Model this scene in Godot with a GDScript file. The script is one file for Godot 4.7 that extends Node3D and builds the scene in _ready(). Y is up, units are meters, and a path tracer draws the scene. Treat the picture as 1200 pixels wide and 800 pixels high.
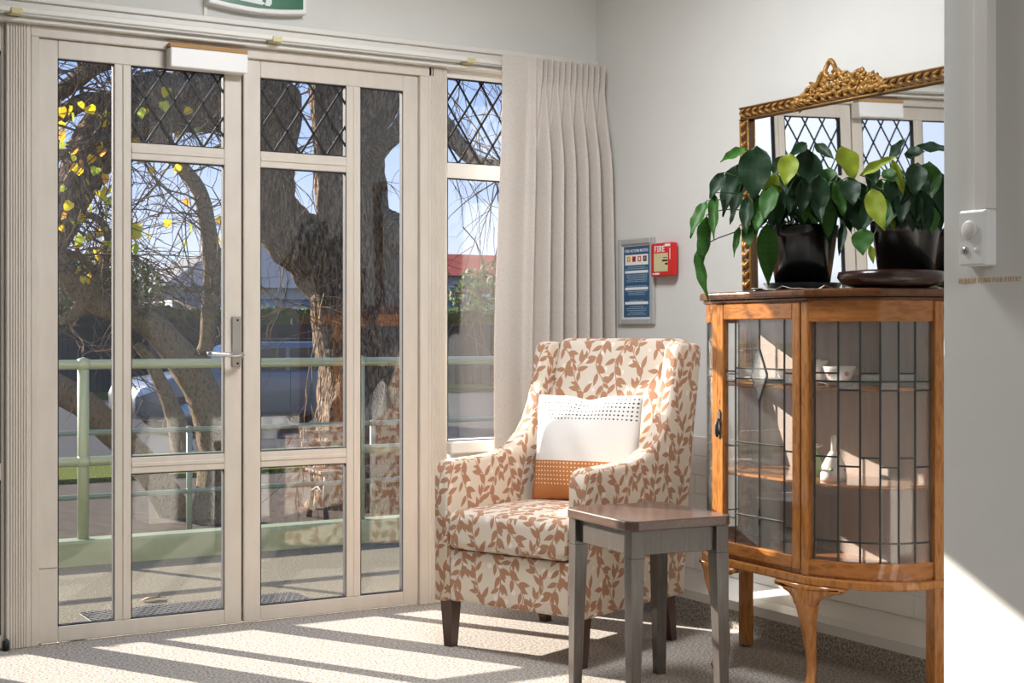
extends Node3D
# A sunny sitting-room corner: glazed double doors, armchair, side table and a leadlight china cabinet.
# Metres, y up. The window wall runs along x at z = -5.235, the right wall along z at x = 3.54.
const BIG_TREE := {
	"trunk": [[6.05, -0.72, -13.04, 0.589], [6.05, -0.5, -13.04, 0.505], [6.04, 0.01, -13.05, 0.446], [6.04, 0.59, -13.05, 0.421], [6.04, 1.18, -13.05, 0.387], [6.07, 1.86, -13.03, 0.336], [6.04, 2.28, -13.05, 0.278], [6.01, 2.7, -13.06, 0.252], [6.04, 3.12, -13.05, 0.244], [6.11, 3.46, -13.0, 0.303], [6.16, 4.04, -12.98, 0.303], [6.16, 4.88, -12.98, 0.286], [6.08, 5.89, -13.02, 0.219]],
	"stem": [[5.77, 0.85, -12.97, 0.232], [5.71, 1.51, -12.95, 0.248], [5.69, 2.09, -12.9, 0.198], [5.68, 2.67, -12.91, 0.189], [5.66, 3.16, -12.92, 0.198], [5.63, 3.65, -12.94, 0.189], [5.57, 4.31, -12.98, 0.165], [5.39, 5.13, -13.08, 0.115]],
	"arch": [[5.82, 1.48, -13.06, 0.284], [5.57, 1.85, -13.09, 0.332], [5.3, 2.07, -13.14, 0.28], [5.1, 2.33, -13.14, 0.27], [5.03, 2.72, -13.06, 0.276], [5.05, 3.12, -12.94, 0.29], [4.89, 3.32, -12.8, 0.286], [4.53, 3.23, -12.78, 0.282], [4.15, 3.18, -12.78, 0.285], [3.79, 3.11, -12.76, 0.273], [3.48, 2.89, -12.71, 0.254], [3.26, 2.57, -12.6, 0.199], [3.09, 2.29, -12.47, 0.174], [2.98, 1.96, -12.42, 0.122], [2.78, 1.6, -12.54, 0.1]],
	"low_limb": [[5.17, 3.5, -12.98, 0.179], [4.82, 3.74, -12.96, 0.16], [4.34, 3.86, -13.01, 0.142], [3.81, 3.9, -13.09, 0.124], [3.3, 3.62, -13.17, 0.107]],
	"right_branch": [[6.04, 2.77, -12.93, 0.134], [6.08, 2.9, -12.67, 0.091], [6.14, 3.03, -12.41, 0.089], [6.2, 3.26, -12.14, 0.104], [6.4, 3.06, -12.02, 0.088], [6.52, 2.88, -11.95, 0.08], [6.64, 2.73, -11.87, 0.064], [6.85, 2.66, -11.75, 0.04]],
	"right_top": [[6.13, 3.37, -13.0, 0.185], [6.33, 3.77, -12.76, 0.15], [6.52, 4.15, -12.41, 0.115], [6.88, 4.56, -12.2, 0.082]],
	"high_a": [[3.0, 3.12, -12.88, 0.067], [3.16, 3.26, -12.78, 0.074], [3.32, 3.4, -12.68, 0.067], [3.54, 3.49, -12.67, 0.06]],
	"high_b": [[2.92, 2.85, -12.69, 0.073], [3.08, 3.0, -12.6, 0.073], [3.26, 3.1, -12.6, 0.074], [3.5, 3.06, -12.58, 0.067], [3.76, 2.89, -12.54, 0.097], [3.96, 2.63, -12.42, 0.075]],
	"high_c": [[2.91, 2.61, -12.47, 0.043], [3.06, 2.62, -12.37, 0.043], [3.22, 2.71, -12.28, 0.043], [3.43, 2.76, -12.27, 0.036]],
	"knob": [[6.13, 2.17, -12.64, 0.132], [6.12, 2.06, -12.42, 0.138], [6.12, 1.89, -12.3, 0.097]],
}
const LOW_TREE := {
	"trunk": [[4.39, -0.63, -12.63, 0.216], [4.39, -0.33, -12.63, 0.17], [4.41, 0.02, -12.62, 0.162], [4.33, 0.34, -12.55, 0.168], [4.2, 0.65, -12.51, 0.159], [4.04, 0.87, -12.49, 0.151], [3.86, 1.08, -12.48, 0.127], [3.67, 1.22, -12.48, 0.111], [3.42, 1.31, -12.51, 0.11], [3.24, 1.39, -12.5, 0.117], [3.1, 1.53, -12.46, 0.101], [2.98, 1.7, -12.42, 0.079], [2.85, 1.89, -12.5, 0.057]],
	"upright": [[4.19, 0.8, -12.52, 0.083], [4.26, 0.99, -12.48, 0.068], [4.29, 1.4, -12.46, 0.076], [4.3, 1.71, -12.45, 0.083], [4.27, 2.05, -12.47, 0.076], [4.21, 2.35, -12.51, 0.068], [4.07, 2.58, -12.59, 0.068], [3.92, 2.81, -12.68, 0.061], [3.76, 3.07, -12.77, 0.053]],
	"stub": [[4.05, 0.06, -12.49, 0.098], [3.99, 0.31, -12.46, 0.09], [3.9, 0.54, -12.46, 0.067], [3.8, 0.75, -12.46, 0.06], [3.72, 0.9, -12.45, 0.052], [3.64, 1.0, -12.5, 0.037]],
	"side": [[3.22, 1.43, -12.39, 0.058], [3.29, 1.62, -12.35, 0.051], [3.35, 1.79, -12.32, 0.043], [3.33, 1.98, -12.33, 0.036], [3.23, 2.09, -12.39, 0.029], [3.09, 2.06, -12.48, 0.029], [2.97, 2.03, -12.55, 0.022]],
	"side2": [[3.24, 1.61, -12.38, 0.036], [3.18, 1.73, -12.42, 0.029], [3.07, 1.77, -12.49, 0.029], [2.97, 1.74, -12.55, 0.022]],
	"drop": [[3.18, 1.39, -12.42, 0.058], [3.09, 1.26, -12.47, 0.058], [2.99, 1.2, -12.53, 0.043]],
}
const LEAN_TREE := {
	"trunk": [[4.23, -0.68, -13.19, 0.191], [4.16, -0.52, -13.12, 0.15], [4.03, -0.31, -13.08, 0.141], [3.82, -0.06, -12.97, 0.131], [3.56, 0.2, -12.89, 0.129], [3.32, 0.43, -12.8, 0.127], [3.1, 0.57, -12.7, 0.125], [2.9, 0.68, -12.59, 0.116], [2.62, 0.85, -12.75, 0.094]],
}
const LILY_ONE := [[2.929, 1.676, -3.451, 2.919, 1.531, -3.45, 0.087, 0], [2.99, 1.596, -3.441, 2.98, 1.475, -3.437, 0.053, 2], [3.001, 1.651, -3.38, 2.977, 1.563, -3.371, 0.052, 2], [2.96, 1.682, -3.543, 2.879, 1.64, -3.545, 0.032, 1], [2.932, 1.634, -3.535, 2.886, 1.491, -3.549, 0.059, 0], [2.921, 1.569, -3.505, 2.883, 1.457, -3.511, 0.034, 0], [2.864, 1.598, -3.532, 2.83, 1.528, -3.546, 0.037, 0], [2.839, 1.535, -3.547, 2.81, 1.409, -3.511, 0.029, 1], [2.819, 1.51, -3.559, 2.758, 1.41, -3.548, 0.037, 1], [2.819, 1.465, -3.559, 2.804, 1.328, -3.557, 0.042, 1], [2.794, 1.361, -3.574, 2.8, 1.226, -3.534, 0.029, 1], [2.96, 1.441, -3.513, 2.927, 1.377, -3.483, 0.045, 1], [3.016, 1.446, -3.504, 3.016, 1.279, -3.499, 0.054, 1], [2.916, 1.433, -3.519, 2.882, 1.35, -3.499, 0.019, 1], [3.089, 1.672, -3.4, 3.078, 1.521, -3.396, 0.079, 0], [3.042, 1.555, -3.422, 3.039, 1.47, -3.419, 0.037, 0], [3.145, 1.521, -3.436, 3.121, 1.44, -3.4, 0.04, 1], [3.026, 1.651, -3.443, 2.996, 1.586, -3.444, 0.034, 0], [3.219, 1.687, -3.387, 3.228, 1.59, -3.349, 0.067, 2], [3.145, 1.695, -3.427, 3.159, 1.647, -3.369, 0.029, 0], [3.086, 1.69, -3.401, 3.038, 1.653, -3.406, 0.032, 0], [3.157, 1.615, -3.374, 3.135, 1.547, -3.362, 0.048, 1], [3.103, 1.518, -3.335, 3.1, 1.408, -3.319, 0.047, 1], [3.249, 1.578, -3.354, 3.27, 1.447, -3.339, 0.069, 0], [3.141, 1.439, -3.294, 3.107, 1.349, -3.277, 0.023, 0], [3.042, 1.586, -3.391, 3.035, 1.492, -3.364, 0.047, 0], [2.969, 1.536, -3.465, 2.947, 1.442, -3.458, 0.04, 0], [3.168, 1.624, -3.432, 3.173, 1.502, -3.418, 0.054, 0], [3.157, 1.588, -3.344, 3.161, 1.469, -3.33, 0.048, 0], [3.03, 1.539, -3.455, 3.014, 1.439, -3.449, 0.04, 0], [2.916, 1.522, -3.478, 2.887, 1.419, -3.452, 0.037, 0], [3.175, 1.521, -3.318, 3.173, 1.435, -3.287, 0.037, 1], [3.121, 1.617, -3.445, 3.122, 1.518, -3.439, 0.036, 0], [3.077, 1.584, -3.334, 3.076, 1.469, -3.322, 0.049, 0], [3.05, 1.555, -3.465, 3.022, 1.442, -3.446, 0.049, 0], [3.163, 1.543, -3.311, 3.159, 1.459, -3.294, 0.05, 0], [3.018, 1.599, -3.388, 2.996, 1.485, -3.375, 0.049, 0], [3.151, 1.576, -3.287, 3.14, 1.499, -3.253, 0.052, 0], [3.048, 1.57, -3.487, 3.003, 1.478, -3.459, 0.046, 0], [3.196, 1.542, -3.373, 3.189, 1.428, -3.321, 0.047, 0], [3.116, 1.564, -3.304, 3.124, 1.469, -3.282, 0.038, 1], [3.038, 1.582, -3.505, 3.011, 1.468, -3.476, 0.037, 1], [3.001, 1.559, -3.436, 2.967, 1.45, -3.401, 0.035, 0], [3.204, 1.554, -3.35, 3.204, 1.44, -3.302, 0.044, 1], [3.029, 1.556, -3.4, 3.012, 1.485, -3.4, 0.042, 0], [3.106, 1.531, -3.379, 3.117, 1.447, -3.365, 0.051, 0], [2.959, 1.523, -3.457, 2.912, 1.423, -3.429, 0.046, 1], [2.958, 1.499, -3.449, 2.937, 1.42, -3.461, 0.052, 0], [2.972, 1.528, -3.394, 2.946, 1.432, -3.4, 0.045, 0], [3.21, 1.554, -3.373, 3.211, 1.45, -3.351, 0.048, 1], [3.121, 1.506, -3.345, 3.123, 1.392, -3.339, 0.043, 0], [3.079, 1.603, -3.483, 3.06, 1.514, -3.469, 0.041, 0], [3.055, 1.556, -3.371, 3.05, 1.452, -3.37, 0.038, 1], [3.037, 1.576, -3.357, 3.024, 1.474, -3.355, 0.04, 0], [3.142, 1.562, -3.395, 3.142, 1.484, -3.387, 0.047, 1], [2.952, 1.553, -3.405, 2.916, 1.458, -3.398, 0.049, 1], [3.086, 1.554, -3.359, 3.064, 1.451, -3.314, 0.04, 0], [3.005, 1.622, -3.387, 2.98, 1.535, -3.371, 0.042, 0], [3.169, 1.581, -3.395, 3.174, 1.465, -3.368, 0.053, 0], [3.253, 1.573, -3.38, 3.264, 1.465, -3.346, 0.047, 0], [3.027, 1.601, -3.393, 3.011, 1.528, -3.379, 0.039, 1], [3.158, 1.524, -3.282, 3.172, 1.411, -3.249, 0.05, 0]]
const LILY_TWO := [[3.051, 1.519, -3.089, 3.047, 1.414, -3.04, 0.05, 2], [3.127, 1.537, -3.112, 3.13, 1.42, -3.081, 0.035, 2], [3.015, 1.403, -3.085, 3.006, 1.336, -3.076, 0.054, 1], [3.049, 1.355, -3.089, 3.048, 1.308, -3.078, 0.017, 2], [3.023, 1.558, -3.104, 3.07, 1.6, -3.025, 0.027, 2], [3.095, 1.605, -3.05, 3.119, 1.513, -3.033, 0.022, 2], [3.147, 1.614, -3.111, 3.16, 1.661, -3.07, 0.035, 0], [3.21, 1.539, -3.081, 3.193, 1.421, -3.068, 0.045, 1], [3.246, 1.606, -3.049, 3.213, 1.487, -3.031, 0.065, 1], [3.206, 1.65, -3.06, 3.251, 1.635, -2.99, 0.033, 0], [3.228, 1.467, -3.012, 3.219, 1.4, -3.013, 0.032, 1], [3.079, 1.573, -3.068, 3.079, 1.539, -3.017, 0.032, 1], [3.166, 1.591, -3.096, 3.128, 1.498, -3.066, 0.045, 0], [3.174, 1.597, -3.026, 3.143, 1.507, -3.007, 0.05, 0], [3.262, 1.577, -3.028, 3.247, 1.461, -3.0, 0.05, 0], [3.177, 1.628, -3.08, 3.201, 1.629, -3.035, 0.04, 0], [3.213, 1.513, -3.04, 3.195, 1.428, -3.011, 0.04, 0], [3.132, 1.509, -3.043, 3.094, 1.424, -3.012, 0.037, 0], [3.112, 1.604, -3.135, 3.098, 1.528, -3.139, 0.035, 0], [3.14, 1.54, -3.12, 3.097, 1.428, -3.09, 0.049, 0], [3.089, 1.508, -3.115, 3.059, 1.402, -3.131, 0.041, 0], [3.123, 1.553, -3.122, 3.097, 1.477, -3.13, 0.049, 1], [3.242, 1.597, -3.06, 3.219, 1.501, -3.034, 0.033, 1], [3.143, 1.515, -3.013, 3.135, 1.411, -3.007, 0.049, 0], [3.15, 1.518, -3.076, 3.133, 1.42, -3.052, 0.048, 0], [3.149, 1.562, -3.089, 3.102, 1.49, -3.063, 0.043, 0], [3.116, 1.562, -3.047, 3.109, 1.461, -3.051, 0.038, 0], [3.182, 1.513, -3.09, 3.184, 1.447, -3.088, 0.048, 0], [3.205, 1.558, -3.071, 3.194, 1.491, -3.07, 0.036, 1], [3.212, 1.551, -3.059, 3.186, 1.44, -3.029, 0.039, 0], [3.198, 1.532, -3.075, 3.187, 1.429, -3.049, 0.033, 1], [3.241, 1.527, -3.049, 3.242, 1.419, -3.037, 0.049, 0], [3.153, 1.576, -3.078, 3.128, 1.506, -3.074, 0.045, 1], [3.214, 1.507, -3.067, 3.189, 1.414, -3.037, 0.037, 0], [3.191, 1.562, -3.032, 3.187, 1.493, -3.004, 0.033, 0], [3.152, 1.519, -3.003, 3.159, 1.413, -2.997, 0.046, 0], [3.125, 1.496, -3.086, 3.095, 1.415, -3.075, 0.05, 1], [3.255, 1.511, -3.04, 3.247, 1.411, -3.009, 0.038, 0], [3.173, 1.513, -3.004, 3.17, 1.404, -2.984, 0.041, 0]]

var rng := RandomNumberGenerator.new()
var counts := {}
var M := {}

# ---------------------------------------------------------------- nodes

func numbered(called: String) -> String:
	counts[called] = counts.get(called, -1) + 1
	return called if counts[called] == 0 else "%s_%03d" % [called, counts[called]]

func tag(o: Node, label: String, category: String, group := "") -> Node:
	o.set_meta("label", label)
	o.set_meta("category", category)
	if group:
		o.set_meta("group", group)
	return o

func thing(called: String, label: String, category: String, at := Vector3.ZERO, turn := 0.0, group := "") -> Node3D:
	var o := Node3D.new()
	o.name = numbered(called)
	add_child(o)
	o.position = at
	o.rotation.y = turn
	tag(o, label, category, group)
	return o

func part(parent: Node, called: String, mesh: Mesh, m: Material, at := Vector3.ZERO, b := Basis()) -> MeshInstance3D:
	var o := MeshInstance3D.new()
	o.name = called
	o.mesh = mesh
	o.material_override = m
	parent.add_child(o, true)
	o.transform = Transform3D(b, at)
	return o

func single(called: String, mesh: Mesh, m: Material, label: String, category: String, group := "", at := Vector3.ZERO, b := Basis()) -> MeshInstance3D:
	var o := part(self, numbered(called), mesh, m, at, b)
	tag(o, label, category, group)
	return o

func structure(called: String, mesh: Mesh, m: Material, label := "") -> MeshInstance3D:
	var o := part(self, called, mesh, m)
	o.set_meta("kind", "structure")
	if label:
		o.set_meta("label", label)
	return o

func structure_node(called: String, label := "", at := Vector3.ZERO) -> Node3D:
	var o := Node3D.new()
	o.name = called
	add_child(o)
	o.position = at
	o.set_meta("kind", "structure")
	if label:
		o.set_meta("label", label)
	return o

# ---------------------------------------------------------------- shapes
# Corners are given counter-clockwise as seen from outside; Godot wants clockwise.

func S(smooth := false) -> SurfaceTool:
	var st := SurfaceTool.new()
	st.begin(Mesh.PRIMITIVE_TRIANGLES)
	st.set_smooth_group(0 if smooth else -1)
	return st

func done(st: SurfaceTool) -> ArrayMesh:
	st.generate_normals()
	st.index()
	return st.commit()

func tri(st: SurfaceTool, a: Vector3, b: Vector3, c: Vector3) -> void:
	st.add_vertex(a)
	st.add_vertex(c)
	st.add_vertex(b)

func quad(st: SurfaceTool, a: Vector3, b: Vector3, c: Vector3, d: Vector3) -> void:
	tri(st, a, b, c)
	tri(st, a, c, d)

func quad_uv(st: SurfaceTool, p: Array, uv: Array) -> void:
	for k in [0, 2, 1, 0, 3, 2]:
		st.set_uv(uv[k])
		st.add_vertex(p[k])

func face_out(st: SurfaceTool, p: Array, c: Vector3) -> void:
	var n: Vector3 = (p[1] - p[0]).cross(p[2] - p[0])
	if n.dot(p[0] - c) < 0.0:
		p.reverse()
	if p.size() == 3:
		tri(st, p[0], p[1], p[2])
	else:
		quad(st, p[0], p[1], p[2], p[3])

# A box with chamfered edges: 44 triangles.
func cbox(st: SurfaceTool, c: Vector3, s: Vector3, ch := 0.003, b := Basis()) -> void:
	var h := s * 0.5
	ch = minf(ch, minf(h.x, minf(h.y, h.z)) * 0.95)
	var at := func(sx: int, sy: int, sz: int, axis: int) -> Vector3:
		var v := Vector3(h.x - ch, h.y - ch, h.z - ch)
		v[axis] = h[axis]
		return c + b * (v * Vector3(sx, sy, sz))
	for a in 3:
		var i := (a + 1) % 3
		var j := (a + 2) % 3
		for sa: int in [-1, 1]:
			var p := []
			for k in [[-1, -1], [1, -1], [1, 1], [-1, 1]]:
				var sg := [0, 0, 0]
				sg[a] = sa
				sg[i] = k[0]
				sg[j] = k[1]
				p.append(at.call(sg[0], sg[1], sg[2], a))
			face_out(st, p, c)
		if ch <= 0.00001:
			continue
		for si: int in [-1, 1]:
			for sj: int in [-1, 1]:
				var p := []
				for k in [[-1, i], [1, i], [1, j], [-1, j]]:
					var sg := [0, 0, 0]
					sg[a] = k[0]
					sg[i] = si
					sg[j] = sj
					p.append(at.call(sg[0], sg[1], sg[2], k[1]))
				face_out(st, p, c)
	if ch > 0.00001:
		for sx: int in [-1, 1]:
			for sy: int in [-1, 1]:
				for sz: int in [-1, 1]:
					face_out(st, [at.call(sx, sy, sz, 0), at.call(sx, sy, sz, 1), at.call(sx, sy, sz, 2)], c)

func box(lo: Vector3, hi: Vector3, ch := 0.0) -> ArrayMesh:
	var st := S()
	cbox(st, (lo + hi) * 0.5, hi - lo, ch)
	return done(st)

# A hexahedron from four bottom and four top corners.
func hexa(st: SurfaceTool, lo: Array, hi: Array) -> void:
	var c := Vector3.ZERO
	for k in 4:
		c += (lo[k] + hi[k]) / 8.0
	face_out(st, lo.duplicate(), c)
	face_out(st, hi.duplicate(), c)
	for k in 4:
		var n := (k + 1) % 4
		face_out(st, [lo[k], lo[n], hi[n], hi[k]], c)

func taper(st: SurfaceTool, bottom: Vector3, bs: Vector2, top: Vector3, ts: Vector2, b := Basis()) -> void:
	var lo := []
	var hi := []
	for k in [[-1, -1], [1, -1], [1, 1], [-1, 1]]:
		lo.append(bottom + b * Vector3(k[0] * bs.x / 2, 0, k[1] * bs.y / 2))
		hi.append(top + b * Vector3(k[0] * ts.x / 2, 0, k[1] * ts.y / 2))
	hexa(st, lo, hi)

# Padded block: rounded box whose points can be moved by a function.
func rbox(s: Vector3, r: float, mids := 4, f = null) -> ArrayMesh:
	var h := s * 0.5
	var st := S(true)
	var lists := []
	for a in 3:
		var l := []
		for k in [0.0, 0.2, 0.55, 1.0]:
			l.append(-h[a] + r * k)
		for k in range(1, mids):
			l.append(lerpf(-h[a] + r, h[a] - r, float(k) / mids))
		for k in [1.0, 0.55, 0.2, 0.0]:
			l.append(h[a] - r * k)
		lists.append(l)
	for a in 3:
		var i := (a + 1) % 3
		var j := (a + 2) % 3
		var li: Array = lists[i]
		var lj: Array = lists[j]
		for sa: int in [-1, 1]:
			var grid := []
			for u in li:
				var row := []
				for v in lj:
					var p := Vector3()
					p[a] = sa * h[a]
					p[i] = u
					p[j] = v
					var q := p.clamp(-h + Vector3(r, r, r), h - Vector3(r, r, r))
					p = q + (p - q).normalized() * r
					row.append(f.call(p) if f != null else p)
				grid.append(row)
			for u in li.size() - 1:
				for v in lj.size() - 1:
					if sa > 0:
						quad(st, grid[u][v], grid[u + 1][v], grid[u + 1][v + 1], grid[u][v + 1])
					else:
						quad(st, grid[u][v], grid[u][v + 1], grid[u + 1][v + 1], grid[u + 1][v])
	return done(st)

func tube(st: SurfaceTool, pts: Array, radii: Array, sides := 8, caps := true) -> void:
	var n := pts.size()
	var t0: Vector3 = (pts[1] - pts[0]).normalized()
	var nn := t0.cross(Vector3.UP)
	if nn.length() < 0.1:
		nn = t0.cross(Vector3.RIGHT)
	nn = nn.normalized()
	var rings := []
	for k in n:
		var t: Vector3 = (pts[mini(k + 1, n - 1)] - pts[maxi(k - 1, 0)]).normalized()
		nn = (nn - t * nn.dot(t)).normalized()
		var bb := t.cross(nn)
		var ring := []
		var r: float = radii[k] if radii.size() > 1 else radii[0]
		for j in sides:
			var a := TAU * j / sides
			ring.append(pts[k] + (nn * cos(a) + bb * sin(a)) * r)
		rings.append(ring)
	for k in n - 1:
		for j in sides:
			var m := (j + 1) % sides
			quad(st, rings[k][j], rings[k][m], rings[k + 1][m], rings[k + 1][j])
	if caps:
		for j in range(1, sides - 1):
			tri(st, rings[0][0], rings[0][j + 1], rings[0][j])
			tri(st, rings[n - 1][0], rings[n - 1][j], rings[n - 1][j + 1])

func tube_mesh(pts: Array, radii: Array, sides := 8) -> ArrayMesh:
	var st := S(true)
	tube(st, pts, radii, sides)
	return done(st)

# Profile of Vector2(radius, height), from the bottom of the outside upwards.
func lathe(st: SurfaceTool, prof: Array, sides := 20, c := Vector3.ZERO, squash := Vector2.ONE) -> void:
	var ring := func(p: Vector2) -> Array:
		var o := []
		for j in sides:
			var a := TAU * j / sides
			o.append(c + Vector3(cos(a) * p.x * squash.x, p.y, -sin(a) * p.x * squash.y))
		return o
	for k in prof.size() - 1:
		var lo: Array = ring.call(prof[k])
		var hi: Array = ring.call(prof[k + 1])
		for j in sides:
			var m := (j + 1) % sides
			if prof[k].x > 0.00001:
				tri(st, lo[j], lo[m], hi[m] if prof[k + 1].x > 0.00001 else hi[j])
			if prof[k + 1].x > 0.00001:
				tri(st, lo[j], hi[m], hi[j])

func lathe_mesh(prof: Array, sides := 20, squash := Vector2.ONE) -> ArrayMesh:
	var st := S(true)
	lathe(st, prof, sides, Vector3.ZERO, squash)
	return done(st)

# A flat shape in the xy plane, thick along z, with rounded edges.
func slab(st: SurfaceTool, poly: Array, t: float, r := 0.0, segs := 2, xf := Transform3D()) -> void:
	var pp := PackedVector2Array(poly)
	if Geometry2D.is_polygon_clockwise(pp):
		pp.reverse()
	var n := pp.size()
	# is_polygon_clockwise counts with y down: settle the turn by the area instead
	var area := 0.0
	for k in n:
		area += pp[k].cross(pp[(k + 1) % n])
	if area < 0.0:
		pp.reverse()
	var miter := []
	for k in n:
		var d1 := (pp[k] - pp[(k + n - 1) % n]).normalized()
		var d2 := (pp[(k + 1) % n] - pp[k]).normalized()
		var n1 := Vector2(d1.y, -d1.x)
		var n2 := Vector2(d2.y, -d2.x)
		miter.append((n1 + n2) / maxf(0.35, 1.0 + n1.dot(n2)))
	var levels := []
	if r > 0.0:
		for k in segs + 1:
			var a := PI / 2 * k / segs
			levels.append(Vector2(r * (1.0 - sin(a)), t / 2 - r * (1.0 - cos(a))))
		for k in segs + 1:
			var a := PI / 2 * (segs - k) / segs
			levels.append(Vector2(r * (1.0 - sin(a)), -t / 2 + r * (1.0 - cos(a))))
	else:
		levels = [Vector2(0, t / 2), Vector2(0, -t / 2)]
	var rings := []
	for l: Vector2 in levels:
		var ring := []
		for k in n:
			var q: Vector2 = pp[k] - miter[k] * l.x
			ring.append(xf * Vector3(q.x, q.y, l.y))
		rings.append(ring)
	for k in rings.size() - 1:
		for i in n:
			var m := (i + 1) % n
			quad(st, rings[k + 1][i], rings[k + 1][m], rings[k][m], rings[k][i])
	var idx := Geometry2D.triangulate_polygon(pp)
	var last := rings.size() - 1
	for k in range(0, idx.size(), 3):
		var a := idx[k]
		var b := idx[k + 1]
		var c := idx[k + 2]
		if (pp[b] - pp[a]).cross(pp[c] - pp[a]) < 0.0:
			var w := b
			b = c
			c = w
		tri(st, rings[0][a], rings[0][b], rings[0][c])
		tri(st, rings[last][a], rings[last][c], rings[last][b])

func slab_mesh(poly: Array, t: float, r := 0.0, segs := 2, smooth := false, xf := Transform3D()) -> ArrayMesh:
	var st := S(smooth)
	slab(st, poly, t, r, segs, xf)
	return done(st)

# A flat-lying shape (polygon of x, z) of some thickness, base at y.
func plate(poly: Array, y0: float, y1: float, r := 0.0, segs := 2) -> ArrayMesh:
	# xy plane of the slab becomes (x, -z): turned about x by -90 degrees
	var flipped := []
	for p: Vector2 in poly:
		flipped.append(Vector2(p.x, -p.y))
	return slab_mesh(flipped, y1 - y0, r, segs, false, Transform3D(Basis(Vector3.RIGHT, -PI / 2), Vector3(0, (y0 + y1) / 2, 0)))

func text_mesh(words: String, size: float, depth := 0.0006, bold := true) -> TextMesh:
	var t := TextMesh.new()
	var fnt := SystemFont.new()
	fnt.font_names = PackedStringArray(["Droid Sans"])
	fnt.font_weight = 700 if bold else 400
	t.font = fnt
	t.text = words
	t.font_size = 32
	t.pixel_size = size / 32.0
	t.depth = depth
	t.curve_step = 2.0
	return t

# ---------------------------------------------------------------- materials

func mat(c: Color, rough := 0.6, metal := 0.0) -> StandardMaterial3D:
	var m := StandardMaterial3D.new()
	m.albedo_color = c
	m.roughness = rough
	m.metallic = metal
	return m

func c8(r: int, g: int, b: int) -> Color:
	return Color(r / 255.0, g / 255.0, b / 255.0)

func noise_tex(sd: int, freq: float, cols: Array, octaves := 4, size := 512, kind := FastNoiseLite.TYPE_SIMPLEX_SMOOTH) -> NoiseTexture2D:
	var n := FastNoiseLite.new()
	n.seed = sd
	n.noise_type = kind
	n.frequency = freq
	n.fractal_octaves = octaves
	var g := Gradient.new()
	var offs := PackedFloat32Array()
	var pc := PackedColorArray()
	for k in cols.size():
		offs.append(float(k) / (cols.size() - 1))
		pc.append(cols[k])
	g.offsets = offs
	g.colors = pc
	var t := NoiseTexture2D.new()
	t.width = size
	t.height = size
	t.seamless = true
	t.noise = n
	t.color_ramp = g
	return t

func tri_mat(tex: Texture2D, scale: Vector3, rough := 0.7, bump: Texture2D = null, bump_cm := 0.0, world := false) -> StandardMaterial3D:
	var m := mat(Color.WHITE, rough)
	m.albedo_texture = tex
	m.uv1_triplanar = true
	m.uv1_world_triplanar = world
	m.uv1_triplanar_sharpness = 8.0
	m.uv1_scale = scale
	if bump:
		m.heightmap_enabled = true
		m.heightmap_texture = bump
		m.heightmap_scale = bump_cm
	return m

func glass_mat(alpha := 0.004) -> StandardMaterial3D:
	var m := mat(Color(0.92, 0.96, 0.95, alpha), 0.0)
	m.transparency = BaseMaterial3D.TRANSPARENCY_ALPHA
	return m

func vine_texture() -> ImageTexture:
	var n := 1024
	var im := Image.create(n, n, false, Image.FORMAT_RGB8)
	var ground := c8(212, 199, 182)
	var leaf := c8(168, 124, 95)
	im.fill(ground)
	rng.seed = 11
	for k in 46:                                    # pale round buds in the weave
		var cx := rng.randi_range(0, n)
		var cy := rng.randi_range(0, n)
		var r := rng.randi_range(15, 24)
		for y in range(-r, r):
			for x in range(-r, r):
				if x * x + y * y < r * r:
					im.set_pixel(posmod(cx + x, n), posmod(cy + y, n), c8(226, 216, 202))
	var dot := func(p: Vector2, r: int) -> void:
		for y in range(-r, r + 1):
			for x in range(-r, r + 1):
				if x * x + y * y <= r * r:
					im.set_pixel(posmod(int(p.x) + x, n), posmod(int(p.y) + y, n), leaf)
	var blade := func(p: Vector2, d: Vector2, length: float, width: float) -> void:
		var side := Vector2(-d.y, d.x)
		var reach := int(length) + 2
		for y in range(-reach, reach):
			for x in range(-reach, reach):
				var q := Vector2(x, y)
				var s := q.dot(d) / length
				if s < 0.0 or s > 1.0:
					continue
				if absf(q.dot(side)) < width * 0.5 * pow(sin(PI * pow(s, 0.72)), 0.85):
					im.set_pixel(posmod(int(p.x) + x, n), posmod(int(p.y) + y, n), leaf)
	for k in 5:
		var along := func(s: float) -> Vector2:
			return Vector2(n * (k + 0.5) / 5.0 + 52.0 * sin(TAU * s * 2.0 + k * 1.9) + 20.0 * sin(TAU * s * 3.0 + k), n * s)
		for s in 1100:
			dot.call(along.call(s / 1100.0), 4)
		var up := -1.0 if k % 2 else 1.0
		for i in 18:
			var s := (i + rng.randf_range(-0.15, 0.15)) / 18.0
			var p: Vector2 = along.call(s)
			var d: Vector2 = (along.call(s + 0.01) - p).normalized() * up
			var turn := (1.0 if i % 2 else -1.0) * rng.randf_range(0.6, 1.0)
			var dd := d.rotated(turn)
			for w in 22:
				dot.call(p + dd * w, 3)
			var tip := rng.randf_range(96, 124)
			blade.call(p + dd * 20, dd, tip, tip * 0.40)
			if i % 2 == 0:
				blade.call(p + dd * 20, dd.rotated(-turn * 0.75), tip * 0.8, tip * 0.34)
			else:
				blade.call(p, dd.rotated(-turn * 1.9), tip * 0.72, tip * 0.3)
	return ImageTexture.create_from_image(im)

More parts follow.
